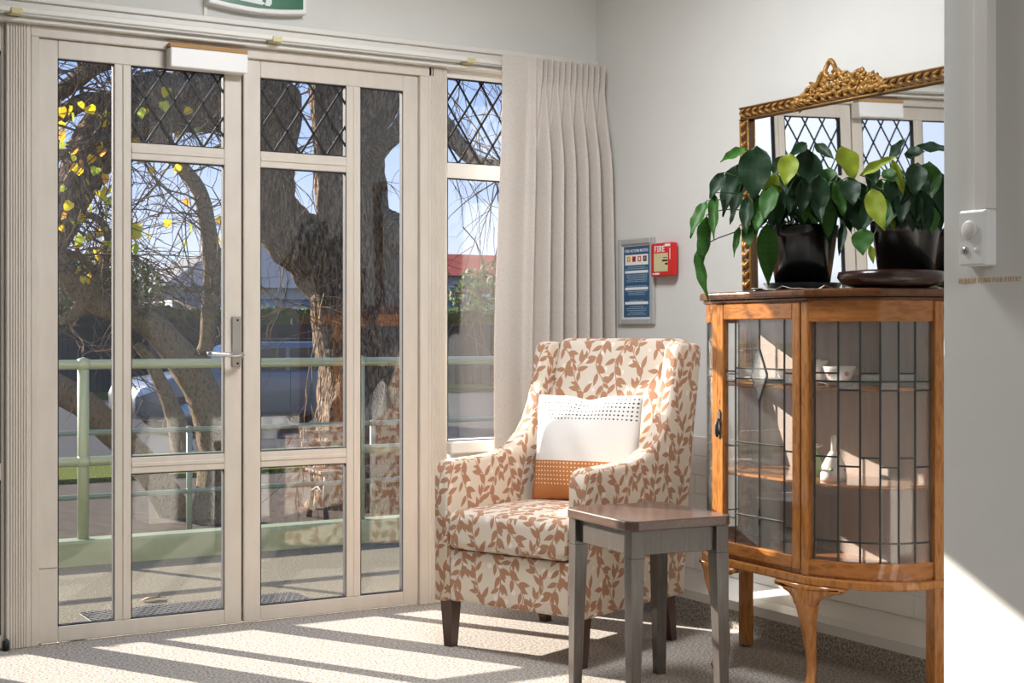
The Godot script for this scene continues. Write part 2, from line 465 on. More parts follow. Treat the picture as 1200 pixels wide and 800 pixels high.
func pillow_texture() -> ImageTexture:
	var n := 640
	var im := Image.create(n, n, false, Image.FORMAT_RGB8)
	im.fill(c8(228, 226, 221))
	im.fill_rect(Rect2i(0, int(n * 0.63), n, n), c8(190, 126, 74))
	rng.seed = 5
	var spot := func(x: float, y: float, r: float, c: Color) -> void:
		for b in range(-int(r) - 1, int(r) + 2):
			for a in range(-int(r) - 1, int(r) + 2):
				if a * a + b * b < r * r and y + b < n and x + a < n and y + b >= 0 and x + a >= 0:
					im.set_pixel(int(x + a), int(y + b), c)
	for row in 6:
		for col in 28:
			spot.call(13 + col * 22.6, 22 + row * 25.0, rng.randf_range(4.0, 5.6), c8(58, 56, 58).lerp(c8(150, 148, 148), rng.randf() * 0.2))
			spot.call(13 + col * 22.6, n * 0.63 + 14 + row * 25.0, rng.randf_range(4.0, 5.2), c8(246, 228, 204))
	return ImageTexture.create_from_image(im)

func notice_texture() -> ImageTexture:
	var w := 240
	var h := 520
	var im := Image.create(w, h, false, Image.FORMAT_RGB8)
	im.fill(c8(52, 92, 128))
	rng.seed = 8
	im.fill_rect(Rect2i(14, 62, 212, 76), c8(240, 240, 238))
	for k in 4:
		im.fill_rect(Rect2i(30 + k * 50, 74, 32, 40), [c8(236, 170, 60), c8(196, 48, 40), c8(206, 90, 76), c8(40, 44, 48)][k])
		im.fill_rect(Rect2i(40 + k * 50, 82, 12, 22), [c8(250, 220, 120), c8(110, 30, 28), c8(240, 235, 230), c8(150, 150, 150)][k])
	for y in [178, 300, 406]:
		im.fill_rect(Rect2i(12, y, 214, 20), c8(236, 238, 238))
	for y in [150, 162, 208, 220, 232, 244, 256, 290, 328, 340, 352, 396, 440, 454, 468, 482, 496]:
		var x := rng.randi_range(20, 60)
		var stop := w - x
		while x < stop:
			var l := rng.randi_range(4, 14)
			im.fill_rect(Rect2i(x, y, mini(l, stop - x), 4), c8(196, 210, 222))
			x += l + 4
	return ImageTexture.create_from_image(im)

func _ready() -> void:
	rng.seed = 1
	# ---- camera
	var cam := Camera3D.new()
	cam.name = "camera"
	add_child(cam)
	cam.position = Vector3(0, 1.1, 0)
	cam.rotation_degrees.y = -30.75
	cam.projection = Camera3D.PROJECTION_FRUSTUM
	cam.near = 0.1
	cam.far = 300.0
	cam.size = 0.1 * 800.0 / 1700.0
	cam.frustum_offset = Vector2(0, -0.1 * 10.0 / 1700.0)
	cam.current = true
	# ---- sky, sun, exposure
	var env := Environment.new()
	env.background_mode = Environment.BG_SKY
	var sky := Sky.new()
	var sm := ProceduralSkyMaterial.new()
	sm.sky_top_color = c8(92, 152, 232)
	sm.sky_horizon_color = c8(238, 243, 250)
	sm.sky_curve = 0.1
	sm.ground_bottom_color = c8(120, 116, 108)
	sm.ground_horizon_color = c8(190, 192, 192)
	sm.sun_angle_max = 60.0
	sm.sun_curve = 0.2
	sm.energy_multiplier = 1.3
	sky.sky_material = sm
	env.sky = sky
	env.tonemap_mode = Environment.TONE_MAPPER_LINEAR
	env.tonemap_exposure = 1.0
	env.sdfgi_enabled = true
	env.ssao_enabled = true
	env.ssil_enabled = true
	var we := WorldEnvironment.new()
	we.name = "world_environment"
	we.environment = env
	add_child(we)
	var sun := DirectionalLight3D.new()
	sun.name = "sun"
	add_child(sun)
	sun.look_at_from_position(Vector3.ZERO, Vector3(0.432, -0.399, 0.809), Vector3.UP)
	sun.light_color = c8(255, 246, 234)
	sun.light_energy = 5.5
	sun.light_angular_distance = 0.53
	sun.shadow_enabled = true
	materials()
	# ---- the room and what lies outside
	room_shell()
	ceiling_panels()
	glazing()
	outside_ground()
	# ---- furniture
	curtain()
	armchair()
	scatter_cushion()
	side_table()
	china_cabinet()
	wall_mirror()
	plants()
	cabinet_contents()
	wall_fittings()
	# ---- garden and street
	railings()
	trees()
	street()

func materials() -> void:
	M.wall = tri_mat(noise_tex(2, 0.01, [c8(214, 213, 208), c8(219, 218, 213)], 3, 256), Vector3(0.6, 0.6, 0.6), 0.85, noise_tex(3, 0.05, [Color.BLACK, Color.WHITE], 4, 512), 0.03, true)
	M.ceiling = mat(c8(232, 231, 227), 0.9)
	M.frame = tri_mat(noise_tex(4, 0.02, [c8(200, 191, 179), c8(208, 200, 188)], 4, 256), Vector3(3, 0.8, 3), 0.42, null, 0.0, true)
	M.trim_white = mat(c8(222, 219, 212), 0.45)
	M.glass = glass_mat()
	M.lead_black = mat(c8(22, 22, 22), 0.5, 0.2)
	M.chrome = mat(c8(205, 205, 205), 0.22, 1.0)
	M.steel = mat(c8(168, 166, 162), 0.38, 0.9)
	var pile := noise_tex(6, 0.05, [c8(80, 74, 69), c8(158, 150, 140), c8(214, 209, 203)], 5, 1024)
	M.carpet = tri_mat(pile, Vector3(1.6, 1.6, 1.6), 1.0, noise_tex(7, 0.3, [Color.BLACK, Color.WHITE], 2, 1024), 0.06, true)
	M.carpet.rim_enabled = true
	M.carpet.rim = 0.25
	M.brick_white = [mat(c8(221, 219, 213), 0.6), mat(c8(217, 214, 207), 0.6), mat(c8(224, 221, 215), 0.6)]
	M.vine = tri_mat(vine_texture(), Vector3(2.4, 2.4, 2.4), 0.85)
	M.vine.uv1_triplanar_sharpness = 30.0
	M.vine.rim_enabled = true
	M.vine.rim = 0.2
	M.dark_leg = mat(c8(70, 46, 36), 0.35)
	M.taupe_wood = tri_mat(noise_tex(9, 0.03, [c8(72, 66, 62), c8(79, 73, 69), c8(86, 79, 74)], 4, 256), Vector3(10, 0.9, 10), 0.2)
	M.taupe_top = tri_mat(noise_tex(10, 0.03, [c8(78, 60, 53), c8(92, 73, 65)], 4, 256), Vector3(8, 8, 0.9), 0.2)
	var walnut := noise_tex(12, 0.018, [c8(124, 78, 40), c8(158, 105, 56), c8(174, 120, 66), c8(144, 94, 49), c8(180, 128, 74)], 4, 512)
	M.walnut = tri_mat(walnut, Vector3(3.2, 0.7, 3.2), 0.16)
	M.walnut_across = tri_mat(walnut, Vector3(0.8, 3.0, 0.8), 0.12)
	M.walnut.albedo_color = c8(246, 240, 234)
	M.walnut_across.albedo_color = c8(240, 228, 220)
	M.walnut_dark = tri_mat(noise_tex(13, 0.02, [c8(58, 32, 18), c8(96, 58, 30), c8(74, 44, 24)], 5, 256), Vector3(2.4, 0.8, 2.4), 0.18)
	M.ply = tri_mat(noise_tex(14, 0.02, [c8(150, 134, 122), c8(170, 153, 140)], 4, 256), Vector3(4, 0.6, 4), 0.5)
	M.came = mat(c8(74, 76, 76), 0.35, 0.85)
	M.leadlight = glass_mat(0.02)
	M.hammered = glass_mat(0.10)
	M.hammered.normal_enabled = true
	var hn := noise_tex(15, 0.06, [Color.BLACK, Color.WHITE], 2, 256)
	hn.as_normal_map = true
	hn.bump_strength = 6.0
	hn.color_ramp = null
	M.hammered.normal_texture = hn
	M.hammered.uv1_triplanar = true
	M.hammered.uv1_scale = Vector3(12, 12, 12)
	M.gilt = tri_mat(noise_tex(16, 0.05, [c8(96, 64, 26), c8(168, 124, 62), c8(196, 154, 86)], 3, 256), Vector3(9, 9, 9), 0.45)
	M.gilt.metallic = 0.35
	M.mirror = mat(c8(236, 238, 238), 0.015, 1.0)
	M.pot = mat(c8(15, 15, 16), 0.2)
	M.soil = mat(c8(40, 30, 24), 1.0)
	M.lace = mat(c8(232, 230, 224), 0.9)
	M.leaf = []
	for k in 3:
		var cols: Array = [[c8(14, 36, 18), c8(26, 56, 27)], [c8(38, 78, 28), c8(66, 106, 40)], [c8(116, 140, 36), c8(150, 156, 52)]][k]
		var m := tri_mat(noise_tex(20 + k, 0.02, cols, 3, 128), Vector3(6, 6, 6), 0.5)
		m.metallic_specular = 0.35
		m.backlight_enabled = true
		m.backlight = [c8(60, 110, 30), c8(110, 160, 50), c8(180, 190, 60)][k]
		M.leaf.append(m)
	M.stem = mat(c8(46, 78, 30), 0.5)
	M.china = mat(c8(238, 234, 226), 0.15)
	M.gold = mat(c8(196, 150, 70), 0.25, 0.9)
	M.pink = mat(c8(208, 120, 128), 0.4)
	M.leaf_print = mat(c8(86, 128, 66), 0.4)
	M.celadon = mat(c8(176, 212, 160), 0.15)
	M.linen = tri_mat(noise_tex(24, 0.09, [c8(190, 181, 172), c8(216, 208, 199), c8(204, 195, 186)], 3, 512), Vector3(3.5, 1.2, 3.5), 0.9, noise_tex(25, 0.2, [Color.BLACK, Color.WHITE], 2, 512), 0.08)
	M.linen.backlight_enabled = true
	M.linen.backlight = c8(110, 102, 94)
	M.red = mat(c8(206, 36, 34), 0.3)
	M.white_plastic = mat(c8(232, 231, 228), 0.35)
	M.beige_plastic = mat(c8(206, 196, 150), 0.5)
	M.green_sign = mat(c8(18, 98, 66), 0.35)
	M.sign_white = mat(c8(224, 232, 228), 0.4)
	M.ink_gold = mat(c8(196, 160, 110), 0.6)
	M.black = mat(c8(20, 20, 20), 0.5)
	M.packing = mat(c8(176, 132, 78), 0.7)
	# outside
	M.concrete = tri_mat(noise_tex(30, 0.12, [c8(80, 76, 65), c8(104, 99, 86), c8(122, 117, 103)], 5, 512), Vector3(0.9, 0.9, 0.9), 0.95, noise_tex(31, 0.25, [Color.BLACK, Color.WHITE], 3, 512), 0.4, true)
	M.rail_green = mat(c8(122, 131, 104), 0.38)
	M.kerb_green = tri_mat(noise_tex(33, 0.02, [c8(108, 117, 90), c8(120, 129, 101)], 4, 256), Vector3(1.2, 3, 1.2), 0.5, null, 0.0, true)
	M.rubber = mat(c8(52, 52, 55), 0.7)
	M.paving = tri_mat(noise_tex(34, 0.03, [c8(52, 46, 41), c8(76, 69, 62), c8(92, 85, 77)], 5, 512), Vector3(0.35, 0.35, 0.9), 0.95, null, 0.0, true)
	M.grass = tri_mat(noise_tex(35, 0.09, [c8(48, 54, 22), c8(82, 90, 36), c8(108, 106, 52)], 5, 512), Vector3(0.5, 0.5, 0.5), 1.0, noise_tex(36, 0.2, [Color.BLACK, Color.WHITE], 3, 256), 3.0, true)
	M.asphalt = tri_mat(noise_tex(37, 0.05, [c8(56, 56, 57), c8(70, 70, 71)], 5, 512), Vector3(0.3, 0.3, 0.3), 0.95, null, 0.0, true)
	M.bark = tri_mat(noise_tex(38, 0.02, [c8(34, 26, 21), c8(148, 126, 106), c8(70, 57, 47), c8(190, 168, 146)], 5, 512), Vector3(2.0, 0.45, 2.0), 0.95, noise_tex(39, 0.025, [Color.BLACK, Color.WHITE], 5, 512), 5.0)
	M.bark_pale = tri_mat(noise_tex(40, 0.02, [c8(78, 66, 50), c8(132, 116, 92), c8(104, 90, 70)], 5, 512), Vector3(2.2, 1.2, 2.2), 0.95, noise_tex(41, 0.04, [Color.BLACK, Color.WHITE], 5, 512), 1.5)
	M.twig = mat(c8(96, 80, 66), 0.9)
	M.yellow_leaf = []
	for c in [c8(236, 196, 30), c8(214, 190, 40), c8(170, 180, 50), c8(226, 164, 62)]:
		var m := mat(c, 0.6)
		m.backlight_enabled = true
		m.backlight = c
		M.yellow_leaf.append(m)
	M.fence = mat(c8(52, 54, 58), 0.8)
	M.hedge = tri_mat(noise_tex(42, 0.1, [c8(32, 42, 20), c8(62, 74, 36), c8(94, 100, 54)], 4, 256), Vector3(0.8, 0.8, 0.8), 0.9)
	M.bush_leaf = mat(c8(66, 78, 42), 0.7)
	M.bush_leaf.backlight_enabled = true
	M.bush_leaf.backlight = c8(70, 86, 40)
	M.weatherboard = mat(c8(186, 188, 190), 0.7)
	M.roof_grey = mat(c8(128, 126, 124), 0.9)
	M.roof_red = mat(c8(150, 76, 66), 0.9)
	M.house_trim = mat(c8(226, 228, 230), 0.6)
	M.house_glass = mat(c8(50, 58, 68), 0.1)
	M.car_paint = mat(c8(96, 97, 99), 0.35, 0.2)
	M.car_paint.clearcoat_enabled = true
	M.car_paint.clearcoat = 0.6
	M.car_paint.clearcoat_roughness = 0.05
	M.car_glass = mat(c8(36, 42, 50), 0.05)
	M.tyre = mat(c8(28, 28, 29), 0.8)
	M.lamp_glass = mat(c8(224, 228, 230), 0.1)
	M.bench_iron = mat(c8(44, 42, 42), 0.6)
	M.bench_wood = mat(c8(96, 68, 48), 0.7)
	M.gilt_ground = mat(c8(78, 50, 22), 0.6)
	M.dish = mat(c8(46, 28, 22), 0.2)
	M.gasket = mat(c8(26, 26, 27), 0.7)
	M.silver = mat(c8(188, 188, 186), 0.35, 0.25)
	for m: StandardMaterial3D in [M.concrete, M.paving, M.asphalt, M.grass, M.bark, M.bark_pale, M.fence, M.hedge, M.roof_grey, M.roof_red, M.carpet, M.twig]:
		m.metallic_specular = 0.12

# ---------------------------------------------------------------- the room

func room_shell() -> void:
	structure("floor", box(Vector3(-2.9, -0.2, -5.36), Vector3(3.8, 0.0, 2.9)), M.carpet, "grey-beige loop carpet")
	structure("ceiling", box(Vector3(-2.9, 2.75, -5.42), Vector3(3.8, 2.95, 2.9)), M.ceiling)
	var st := S()
	var wz := -5.2975
	cbox(st, Vector3(0.32, 2.47, wz), Vector3(6.84, 0.56, 0.125), 0.0)                 # above the doors
	cbox(st, Vector3(-1.02, 1.095, wz), Vector3(3.36, 2.19, 0.125), 0.0)               # left of the glazing
	cbox(st, Vector3(3.3, 0.303, wz), Vector3(0.88, 0.606, 0.125), 0.0)                # under the window
	cbox(st, Vector3(3.62, 1.398, wz), Vector3(0.24, 1.584, 0.125), 0.0)
	structure("wall_front", done(st), M.wall, "off-white plaster wall above and around the glazed doors")
	var right := structure("wall_right", box(Vector3(3.54, 0.0, -5.36), Vector3(3.74, 2.75, 2.9)), M.wall, "off-white wall with painted brick below")
	# painted brick courses along the foot of the right wall
	var bm := box(Vector3(-0.009, -0.0368, -0.1143), Vector3(0.009, 0.0368, 0.1143), 0.0012)
	rng.seed = 21
	for row in 7:
		for k in 13:
			var z := -5.1 + k * 0.2295 + (0.115 if row % 2 else 0.0)
			if z > -2.4:
				continue
			part(right, "brick", bm, M.brick_white[rng.randi() % 3], Vector3(3.5375 + rng.randf_range(-0.0015, 0.0015), 0.175 + 0.036 + row * 0.0745, z))
	structure("wall_return", box(Vector3(2.47, 0.0, -2.28), Vector3(3.54, 2.75, 2.9), 0.004), M.wall, "off-white projecting wall beside the cabinet")
	structure("wall_left", box(Vector3(-2.9, 0.0, -5.36), Vector3(-2.7, 2.75, 2.9)), M.wall)
	structure("wall_back", box(Vector3(-2.7, 0.0, 2.7), Vector3(2.47, 2.75, 2.9)), M.wall)
	# skirting with a sloping top, and carpet coved up below it, along the right wall
	var prof := [Vector2(3.43, 0.08), Vector2(3.43, 0.118), Vector2(3.385, 0.127), Vector2(3.45, 0.136), Vector2(3.54, 0.176), Vector2(3.54, 0.08)]
	var sk := slab_mesh(prof, 2.955, 0.0, 1, false, Transform3D(Basis(), Vector3(0, 0, -3.7575)))
	structure("baseboard_right", sk, M.trim_white, "white skirting with a sloping ledge")
	var cv := slab_mesh([Vector2(3.428, 0.012), Vector2(3.418, 0.004), Vector2(3.40, 0.0005), Vector2(3.54, 0.0005), Vector2(3.54, 0.08), Vector2(3.428, 0.08)], 2.955, 0.0, 1, false, Transform3D(Basis(), Vector3(0, 0, -3.7575)))
	structure("trim_1", cv, M.carpet, "carpet strip turned up the wall below the skirting")

func ceiling_panels() -> void:
	# two recessed light panels in the ceiling behind the camera and over the middle of the room
	var k := 0
	for at: Vector3 in [Vector3(2.15, 2.74, -3.6), Vector3(1.5, 2.74, 0.6)]:
		var t := thing("ceiling_light", ["square ceiling light panel nearer the glazed doors", "square ceiling light panel towards the back wall"][k], "ceiling light", at, 0.0, "ceiling light panels")
		k += 1
		var st := S()
		for s: int in [-1, 1]:
			cbox(st, Vector3(s * 0.31, 0, 0), Vector3(0.02, 0.02, 0.64), 0.002)
			cbox(st, Vector3(0, 0, s * 0.31), Vector3(0.6, 0.02, 0.02), 0.002)
		part(t, "frame", done(st), M.white_plastic)
		var glow := mat(c8(250, 248, 244), 0.5)
		glow.emission_enabled = true
		glow.emission = c8(255, 246, 234)
		glow.emission_energy_multiplier = 1.2
		part(t, "lamp_diffuser", box(Vector3(-0.3, -0.002, -0.3), Vector3(0.3, 0.008, 0.3)), glow)
		var l := AreaLight3D.new()
		l.name = "panel_light"
		t.add_child(l)
		l.position = Vector3(0, -0.02, 0)
		l.rotation_degrees.x = -90
		l.area_size = Vector2(0.6, 0.6)
		l.light_color = c8(247, 250, 255)
		l.light_energy = [6.0, 5.6][k - 1]
		l.area_range = 12.0
		l.shadow_enabled = true

func lead_lattice(parent: Node, x0: float, x1: float, y0: float, y1: float, z: float) -> void:
	# each diagonal strip of the diamond lattice, cut to the pane
	var slope := 0.0825 / 0.0545
	for dir: int in [-1, 1]:
		for k in range(-12, 13):
			var c := (x0 + x1) / 2 - 0.012 + k * 0.109
			var p := []
			# x = c + dir * (y - y0) / slope
			var xa := c
			var xb := c + dir * (y1 - y0) / slope
			var lo := 0.0
			var hi := 1.0
			var d := xb - xa
			var t0 := (x0 - xa) / d
			var t1 := (x1 - xa) / d
			lo = maxf(lo, minf(t0, t1))
			hi = minf(hi, maxf(t0, t1))
			if hi - lo < 0.05:
				continue
			var a := Vector3(lerpf(xa, xb, lo), lerpf(y0, y1, lo), z)
			var b := Vector3(lerpf(xa, xb, hi), lerpf(y0, y1, hi), z)
			var st := S()
			cbox(st, (a + b) / 2, Vector3(a.distance_to(b), 0.009, 0.004), 0.001, Basis(Vector3.BACK, (b - a).angle_to(Vector3.RIGHT) * signf((b - a).y)))
			part(parent, "lead_strip", done(st), M.lead_black)

func bar(parent: Node, called: String, x0: float, x1: float, y0: float, y1: float, m: Material, z0 := -5.268, z1 := -5.2425, ch := 0.003) -> MeshInstance3D:
	return part(parent, called, box(Vector3(x0, y0, z0), Vector3(x1, y1, z1), ch), m)

func pane(parent: Node, x0: float, x1: float, y0: float, y1: float) -> void:
	part(parent, "glass_pane", box(Vector3(x0 - 0.004, y0 - 0.004, -5.259), Vector3(x1 + 0.004, y1 + 0.004, -5.254)), M.glass)
	# black rubber gasket round the pane
	var st := S()
	for s: int in [-1, 1]:
		var x := x0 + 0.0015 if s < 0 else x1 - 0.0015
		var y := y0 + 0.0015 if s < 0 else y1 - 0.0015
		cbox(st, Vector3(x, (y0 + y1) / 2, -5.2565), Vector3(0.0032, y1 - y0, 0.024), 0.0)
		cbox(st, Vector3((x0 + x1) / 2, y, -5.2565), Vector3(x1 - x0, 0.0032, 0.024), 0.0)
	part(parent, "gasket", done(st), M.gasket)

func door_leaf(called: String, label: String, x0: float, x1: float, m0: float, m1: float, narrow_left: bool) -> Node3D:
	# stiles, rails, a full-height narrow light and a wide light split in three with a leaded top
	var d := structure_node(called, label)
	var l := x0 + 0.068
	var r := x1 - 0.068
	bar(d, "stile", x0, l, 0.004, 2.14, M.frame)
	bar(d, "stile", r, x1, 0.004, 2.14, M.frame)
	bar(d, "rail", l, r, 0.004, 0.06, M.frame)
	bar(d, "rail", l, r, 2.073, 2.14, M.frame)
	bar(d, "mullion", m0, m1, 0.06, 2.073, M.frame)
	bar(d, "mullion_bead", (m0 + m1) / 2 - 0.0015, (m0 + m1) / 2 + 0.012, 0.06, 2.073, M.frame, -5.25, -5.2385)
	var a := m1 if narrow_left else l
	var b := r if narrow_left else m0
	for y: Array in [[0.587, 0.648], [1.731, 1.793]]:
		bar(d, "rail", a, b, y[0], y[1], M.frame)
		bar(d, "rail_bead", a, b, y[0] + 0.024, y[0] + 0.04, M.frame, -5.25, -5.2385)
	pane(d, l if narrow_left else m1, m0 if narrow_left else r, 0.06, 2.073)
	pane(d, a, b, 0.06, 0.587)
	pane(d, a, b, 0.648, 1.731)
	pane(d, a, b, 1.793, 2.073)
	lead_lattice(d, a, b, 1.793, 2.073, -5.251)
	return d

func fluted(called: String, x0: float, x1: float, y0: float, y1: float, label: String) -> void:
	var st := S()
	cbox(st, Vector3((x0 + x1) / 2, (y0 + y1) / 2, -5.2575), Vector3(x1 - x0, y1 - y0, 0.065), 0.003)
	var n := 7
	for k in n:
		var x := lerpf(x0 + 0.010, x1 - 0.010, (k + 0.5) / n)
		cbox(st, Vector3(x, (y0 + y1) / 2, -5.2245), Vector3((x1 - x0 - 0.02) / n * 0.62, y1 - y0, 0.006), 0.0025)
	structure(called, done(st), M.frame, label)

func glazing() -> void:
	var d1 := door_leaf("door_1", "cream glazed door leaf with the chrome lever handle", 1.178, 1.928, 1.446, 1.508, true)
	door_leaf("door_2", "cream glazed door leaf nearer the curtain", 1.936, 2.677, 2.36, 2.422, false)
	# lever handle on the meeting stile
	var plate_ := part(d1, "handle", box(Vector3(1.886, 0.972, -5.2425), Vector3(1.922, 1.162, -5.232), 0.003), M.steel)
	for y: float in [0.985, 1.148]:
		part(plate_, "screw", lathe_mesh([Vector2(0, -0.001), Vector2(0.005, -0.001), Vector2(0.004, 0.001), Vector2(0, 0.0015)], 10), M.black, Vector3(1.909, y, -5.2315), Basis(Vector3.RIGHT, PI / 2))
	part(plate_, "lever", tube_mesh([Vector3(1.911, 1.018, -5.235), Vector3(1.911, 1.018, -5.19), Vector3(1.895, 1.018, -5.178), Vector3(1.85, 1.019, -5.178), Vector3(1.792, 1.022, -5.182), Vector3(1.775, 1.022, -5.183)], [0.011, 0.010, 0.010, 0.0095, 0.0105, 0.0085], 12), M.chrome)
	# kick seam and the small bolt hole
	part(d1, "scuff_plate", box(Vector3(1.18, 0.268, -5.2428), Vector3(1.245, 0.2695, -5.2418)), M.black)
	part(d1, "meeting_seal", box(Vector3(1.924, 0.004, -5.272), Vector3(1.94, 2.14, -5.266)), M.gasket)
	# frame round the doors
	var st := S()
	cbox(st, Vector3(1.9465, 2.16, -5.2575), Vector3(1.597, 0.04, 0.065), 0.003)
	cbox(st, Vector3(1.163, 1.07, -5.2575), Vector3(0.028, 2.14, 0.065), 0.003)
	cbox(st, Vector3(2.697, 1.07, -5.2575), Vector3(0.038, 2.14, 0.065), 0.003)
	structure("trim_2", done(st), M.frame, "cream door frame")
	fluted("trim_3", 1.066, 1.149, 0.0, 2.182, "fluted cream pilaster left of the doors")
	fluted("trim_4", 2.716, 2.802, 0.0, 2.182, "fluted cream pilaster between doors and window")
	# head board, little cornice and the shadow gap above the glazing
	st = S()
	cbox(st, Vector3(2.11, 2.187, -5.2325), Vector3(2.84, 0.014, 0.085), 0.003)
	cbox(st, Vector3(2.11, 2.225, -5.2265), Vector3(2.84, 0.062, 0.025), 0.002)
	cbox(st, Vector3(2.11, 2.266, -5.2205), Vector3(2.84, 0.022, 0.04), 0.003)
	structure("trim_5", done(st), M.trim_white, "white head moulding above the glazing")
	# window beside the curtain
	var w := structure_node("window_1", "fixed window with leaded top light behind the curtain")
	bar(w, "frame_post", 2.802, 2.812, 0.606, 2.182, M.trim_white)
	bar(w, "frame_post", 3.38, 3.54, 0.606, 2.182, M.trim_white)
	bar(w, "frame_head", 2.812, 3.38, 2.146, 2.182, M.trim_white)
	bar(w, "rail", 2.812, 3.38, 1.735, 1.798, M.trim_white)
	bar(w, "window_sill", 2.802, 3.52, 0.606, 0.656, M.trim_white, -5.36, -5.19, 0.006)
	pane(w, 2.812, 3.38, 0.656, 1.735)
	pane(w, 2.812, 3.38, 1.798, 2.146)
	lead_lattice(w, 2.812, 3.38, 1.798, 2.146, -5.251)
	# tall window left of the pilaster
	w = structure_node("window_2", "tall fixed window left of the fluted pilaster")
	bar(w, "frame_post", 0.66, 0.715, 0.0, 2.182, M.frame)
	bar(w, "frame_post", 1.052, 1.066, 0.0, 2.182, M.frame)
	bar(w, "frame_head", 0.715, 1.052, 2.08, 2.182, M.frame)
	bar(w, "rail", 0.715, 1.052, 0.0, 0.05, M.frame)
	bar(w, "rail", 0.715, 1.052, 0.587, 0.648, M.frame)
	pane(w, 0.715, 1.052, 0.05, 0.587)
	pane(w, 0.715, 1.052, 0.648, 2.08)
	part(w, "floor_bolt", tube_mesh([Vector3(1.062, 0.0, -5.215), Vector3(1.062, 0.034, -5.215), Vector3(1.062, 0.04, -5.215)], [0.012, 0.012, 0.006], 10), M.black)

func outside_ground() -> void:
	structure("trim_6", box(Vector3(-4.0, -0.8, -7.02), Vector3(9.0, -0.015, -5.36)), M.concrete, "exposed-aggregate concrete ramp outside the doors")
	structure("trim_7", box(Vector3(-4.0, -0.8, -7.16), Vector3(9.0, 0.105, -7.02), 0.012), M.kerb_green, "pale green painted kerb along the ramp")
	structure("ground", box(Vector3(-30, -1.0, -19.4), Vector3(50, -0.6, -7.16)), M.paving, "brick-brown paved forecourt")
	var lawn := structure("trim_8", box(Vector3(-30, -0.62, -19.6), Vector3(50, -0.55, -16.6), 0.02), M.grass, "rough grass strip beside the street")
	lawn.set_meta("label", "rough grass strip beside the street")
	structure("road", box(Vector3(-60, -1.0, -37.5), Vector3(110, -0.62, -19.4)), M.asphalt, "grey asphalt street")
	structure("trim_9", box(Vector3(-60, -1.0, -40.6), Vector3(110, -0.52, -37.5), 0.02), M.grass, "grass verge across the street")
	structure("ground_far", box(Vector3(-160, -1.0, -190), Vector3(220, -0.62, -40.6)), M.grass, "ground behind the street fence")

# ---------------------------------------------------------------- curtain

func curtain() -> void:
	var t := thing("curtain", "oatmeal linen curtain gathered in pinch pleats beside the window", "curtain", Vector3(0, 0, -5.12))
	var nx := 176
	var ny := 44
	var top := 2.238
	var bottom := 0.03
	var place := func(s: float, y: float) -> Vector3:
		var h := (top - y) / (top - bottom)
		var x0 := lerpf(3.0, 2.955, smoothstep(0.0, 0.6, h))
		var x1 := lerpf(3.505, 3.525, smoothstep(0.0, 0.5, h))
		var w := smoothstep(0.26, 0.36, s)                   # the leading edge hangs flat, the rest is pleated
		var q := clampf((s - 0.28) / 0.72, 0.0, 1.0)
		var head := smoothstep(0.10, 0.045, h)
		var body := smoothstep(0.03, 0.22, h)
		var pinch := exp(-pow((h - 0.062) / 0.022, 2.0))
		var tight := 0.016 * sin(TAU * q * 12.5) * (1.0 - 0.6 * pinch)
		var wide := 0.046 * sin(TAU * q * 6.2 + 0.7 + 0.5 * sin(q * 9.0 + h * 1.5)) + 0.013 * sin(TAU * q * 12.4 + 1.0)
		var z := w * (tight * head + wide * body + 0.010 * sin(TAU * q * 12.5) * (1.0 - head) * (1.0 - body))
		z += (1.0 - w) * 0.014 * sin(s / 0.3 * PI * 1.4 + 0.4) * smoothstep(0.0, 0.15, h)
		z += 0.018 * smoothstep(0.24, 0.3, s) * smoothstep(0.4, 0.32, s)
		z += 0.012 * smoothstep(0.1, 1.0, h)
		return Vector3(lerpf(x0, x1, s) + 0.006 * sin(TAU * q * 6.2) * body * w, y, z)
	var st := S(true)
	for side: int in [0, 1]:
		var off := -0.0025 * side
		var g := []
		for i in nx + 1:
			var col := []
			for j in ny + 1:
				var f := float(j) / ny
				col.append(place.call(float(i) / nx, lerpf(top, bottom, f * f * 0.55 + f * 0.45)) + Vector3(0, 0, off))
			g.append(col)
		for i in nx:
			for j in ny:
				if side == 0:
					quad(st, g[i][j + 1], g[i + 1][j + 1], g[i + 1][j], g[i][j])
				else:
					quad(st, g[i][j], g[i + 1][j], g[i + 1][j + 1], g[i][j + 1])
	part(t, "drape", done(st), M.linen)
	# track with its brackets along the head of the glazing
	var tr := thing("curtain_track", "long white curtain track on small beige brackets above the doors", "curtain track", Vector3(0, 2.212, -5.16))
	var a := S()
	cbox(a, Vector3(2.09, 0, 0), Vector3(2.84, 0.02, 0.022), 0.003)
	part(tr, "rail", done(a), M.trim_white)
	for x: float in [1.085, 2.035, 2.872]:
		part(tr, "bracket", box(Vector3(x - 0.019, -0.016, -0.05), Vector3(x + 0.019, 0.004, 0.016), 0.002), M.beige_plastic)

# ---------------------------------------------------------------- armchair

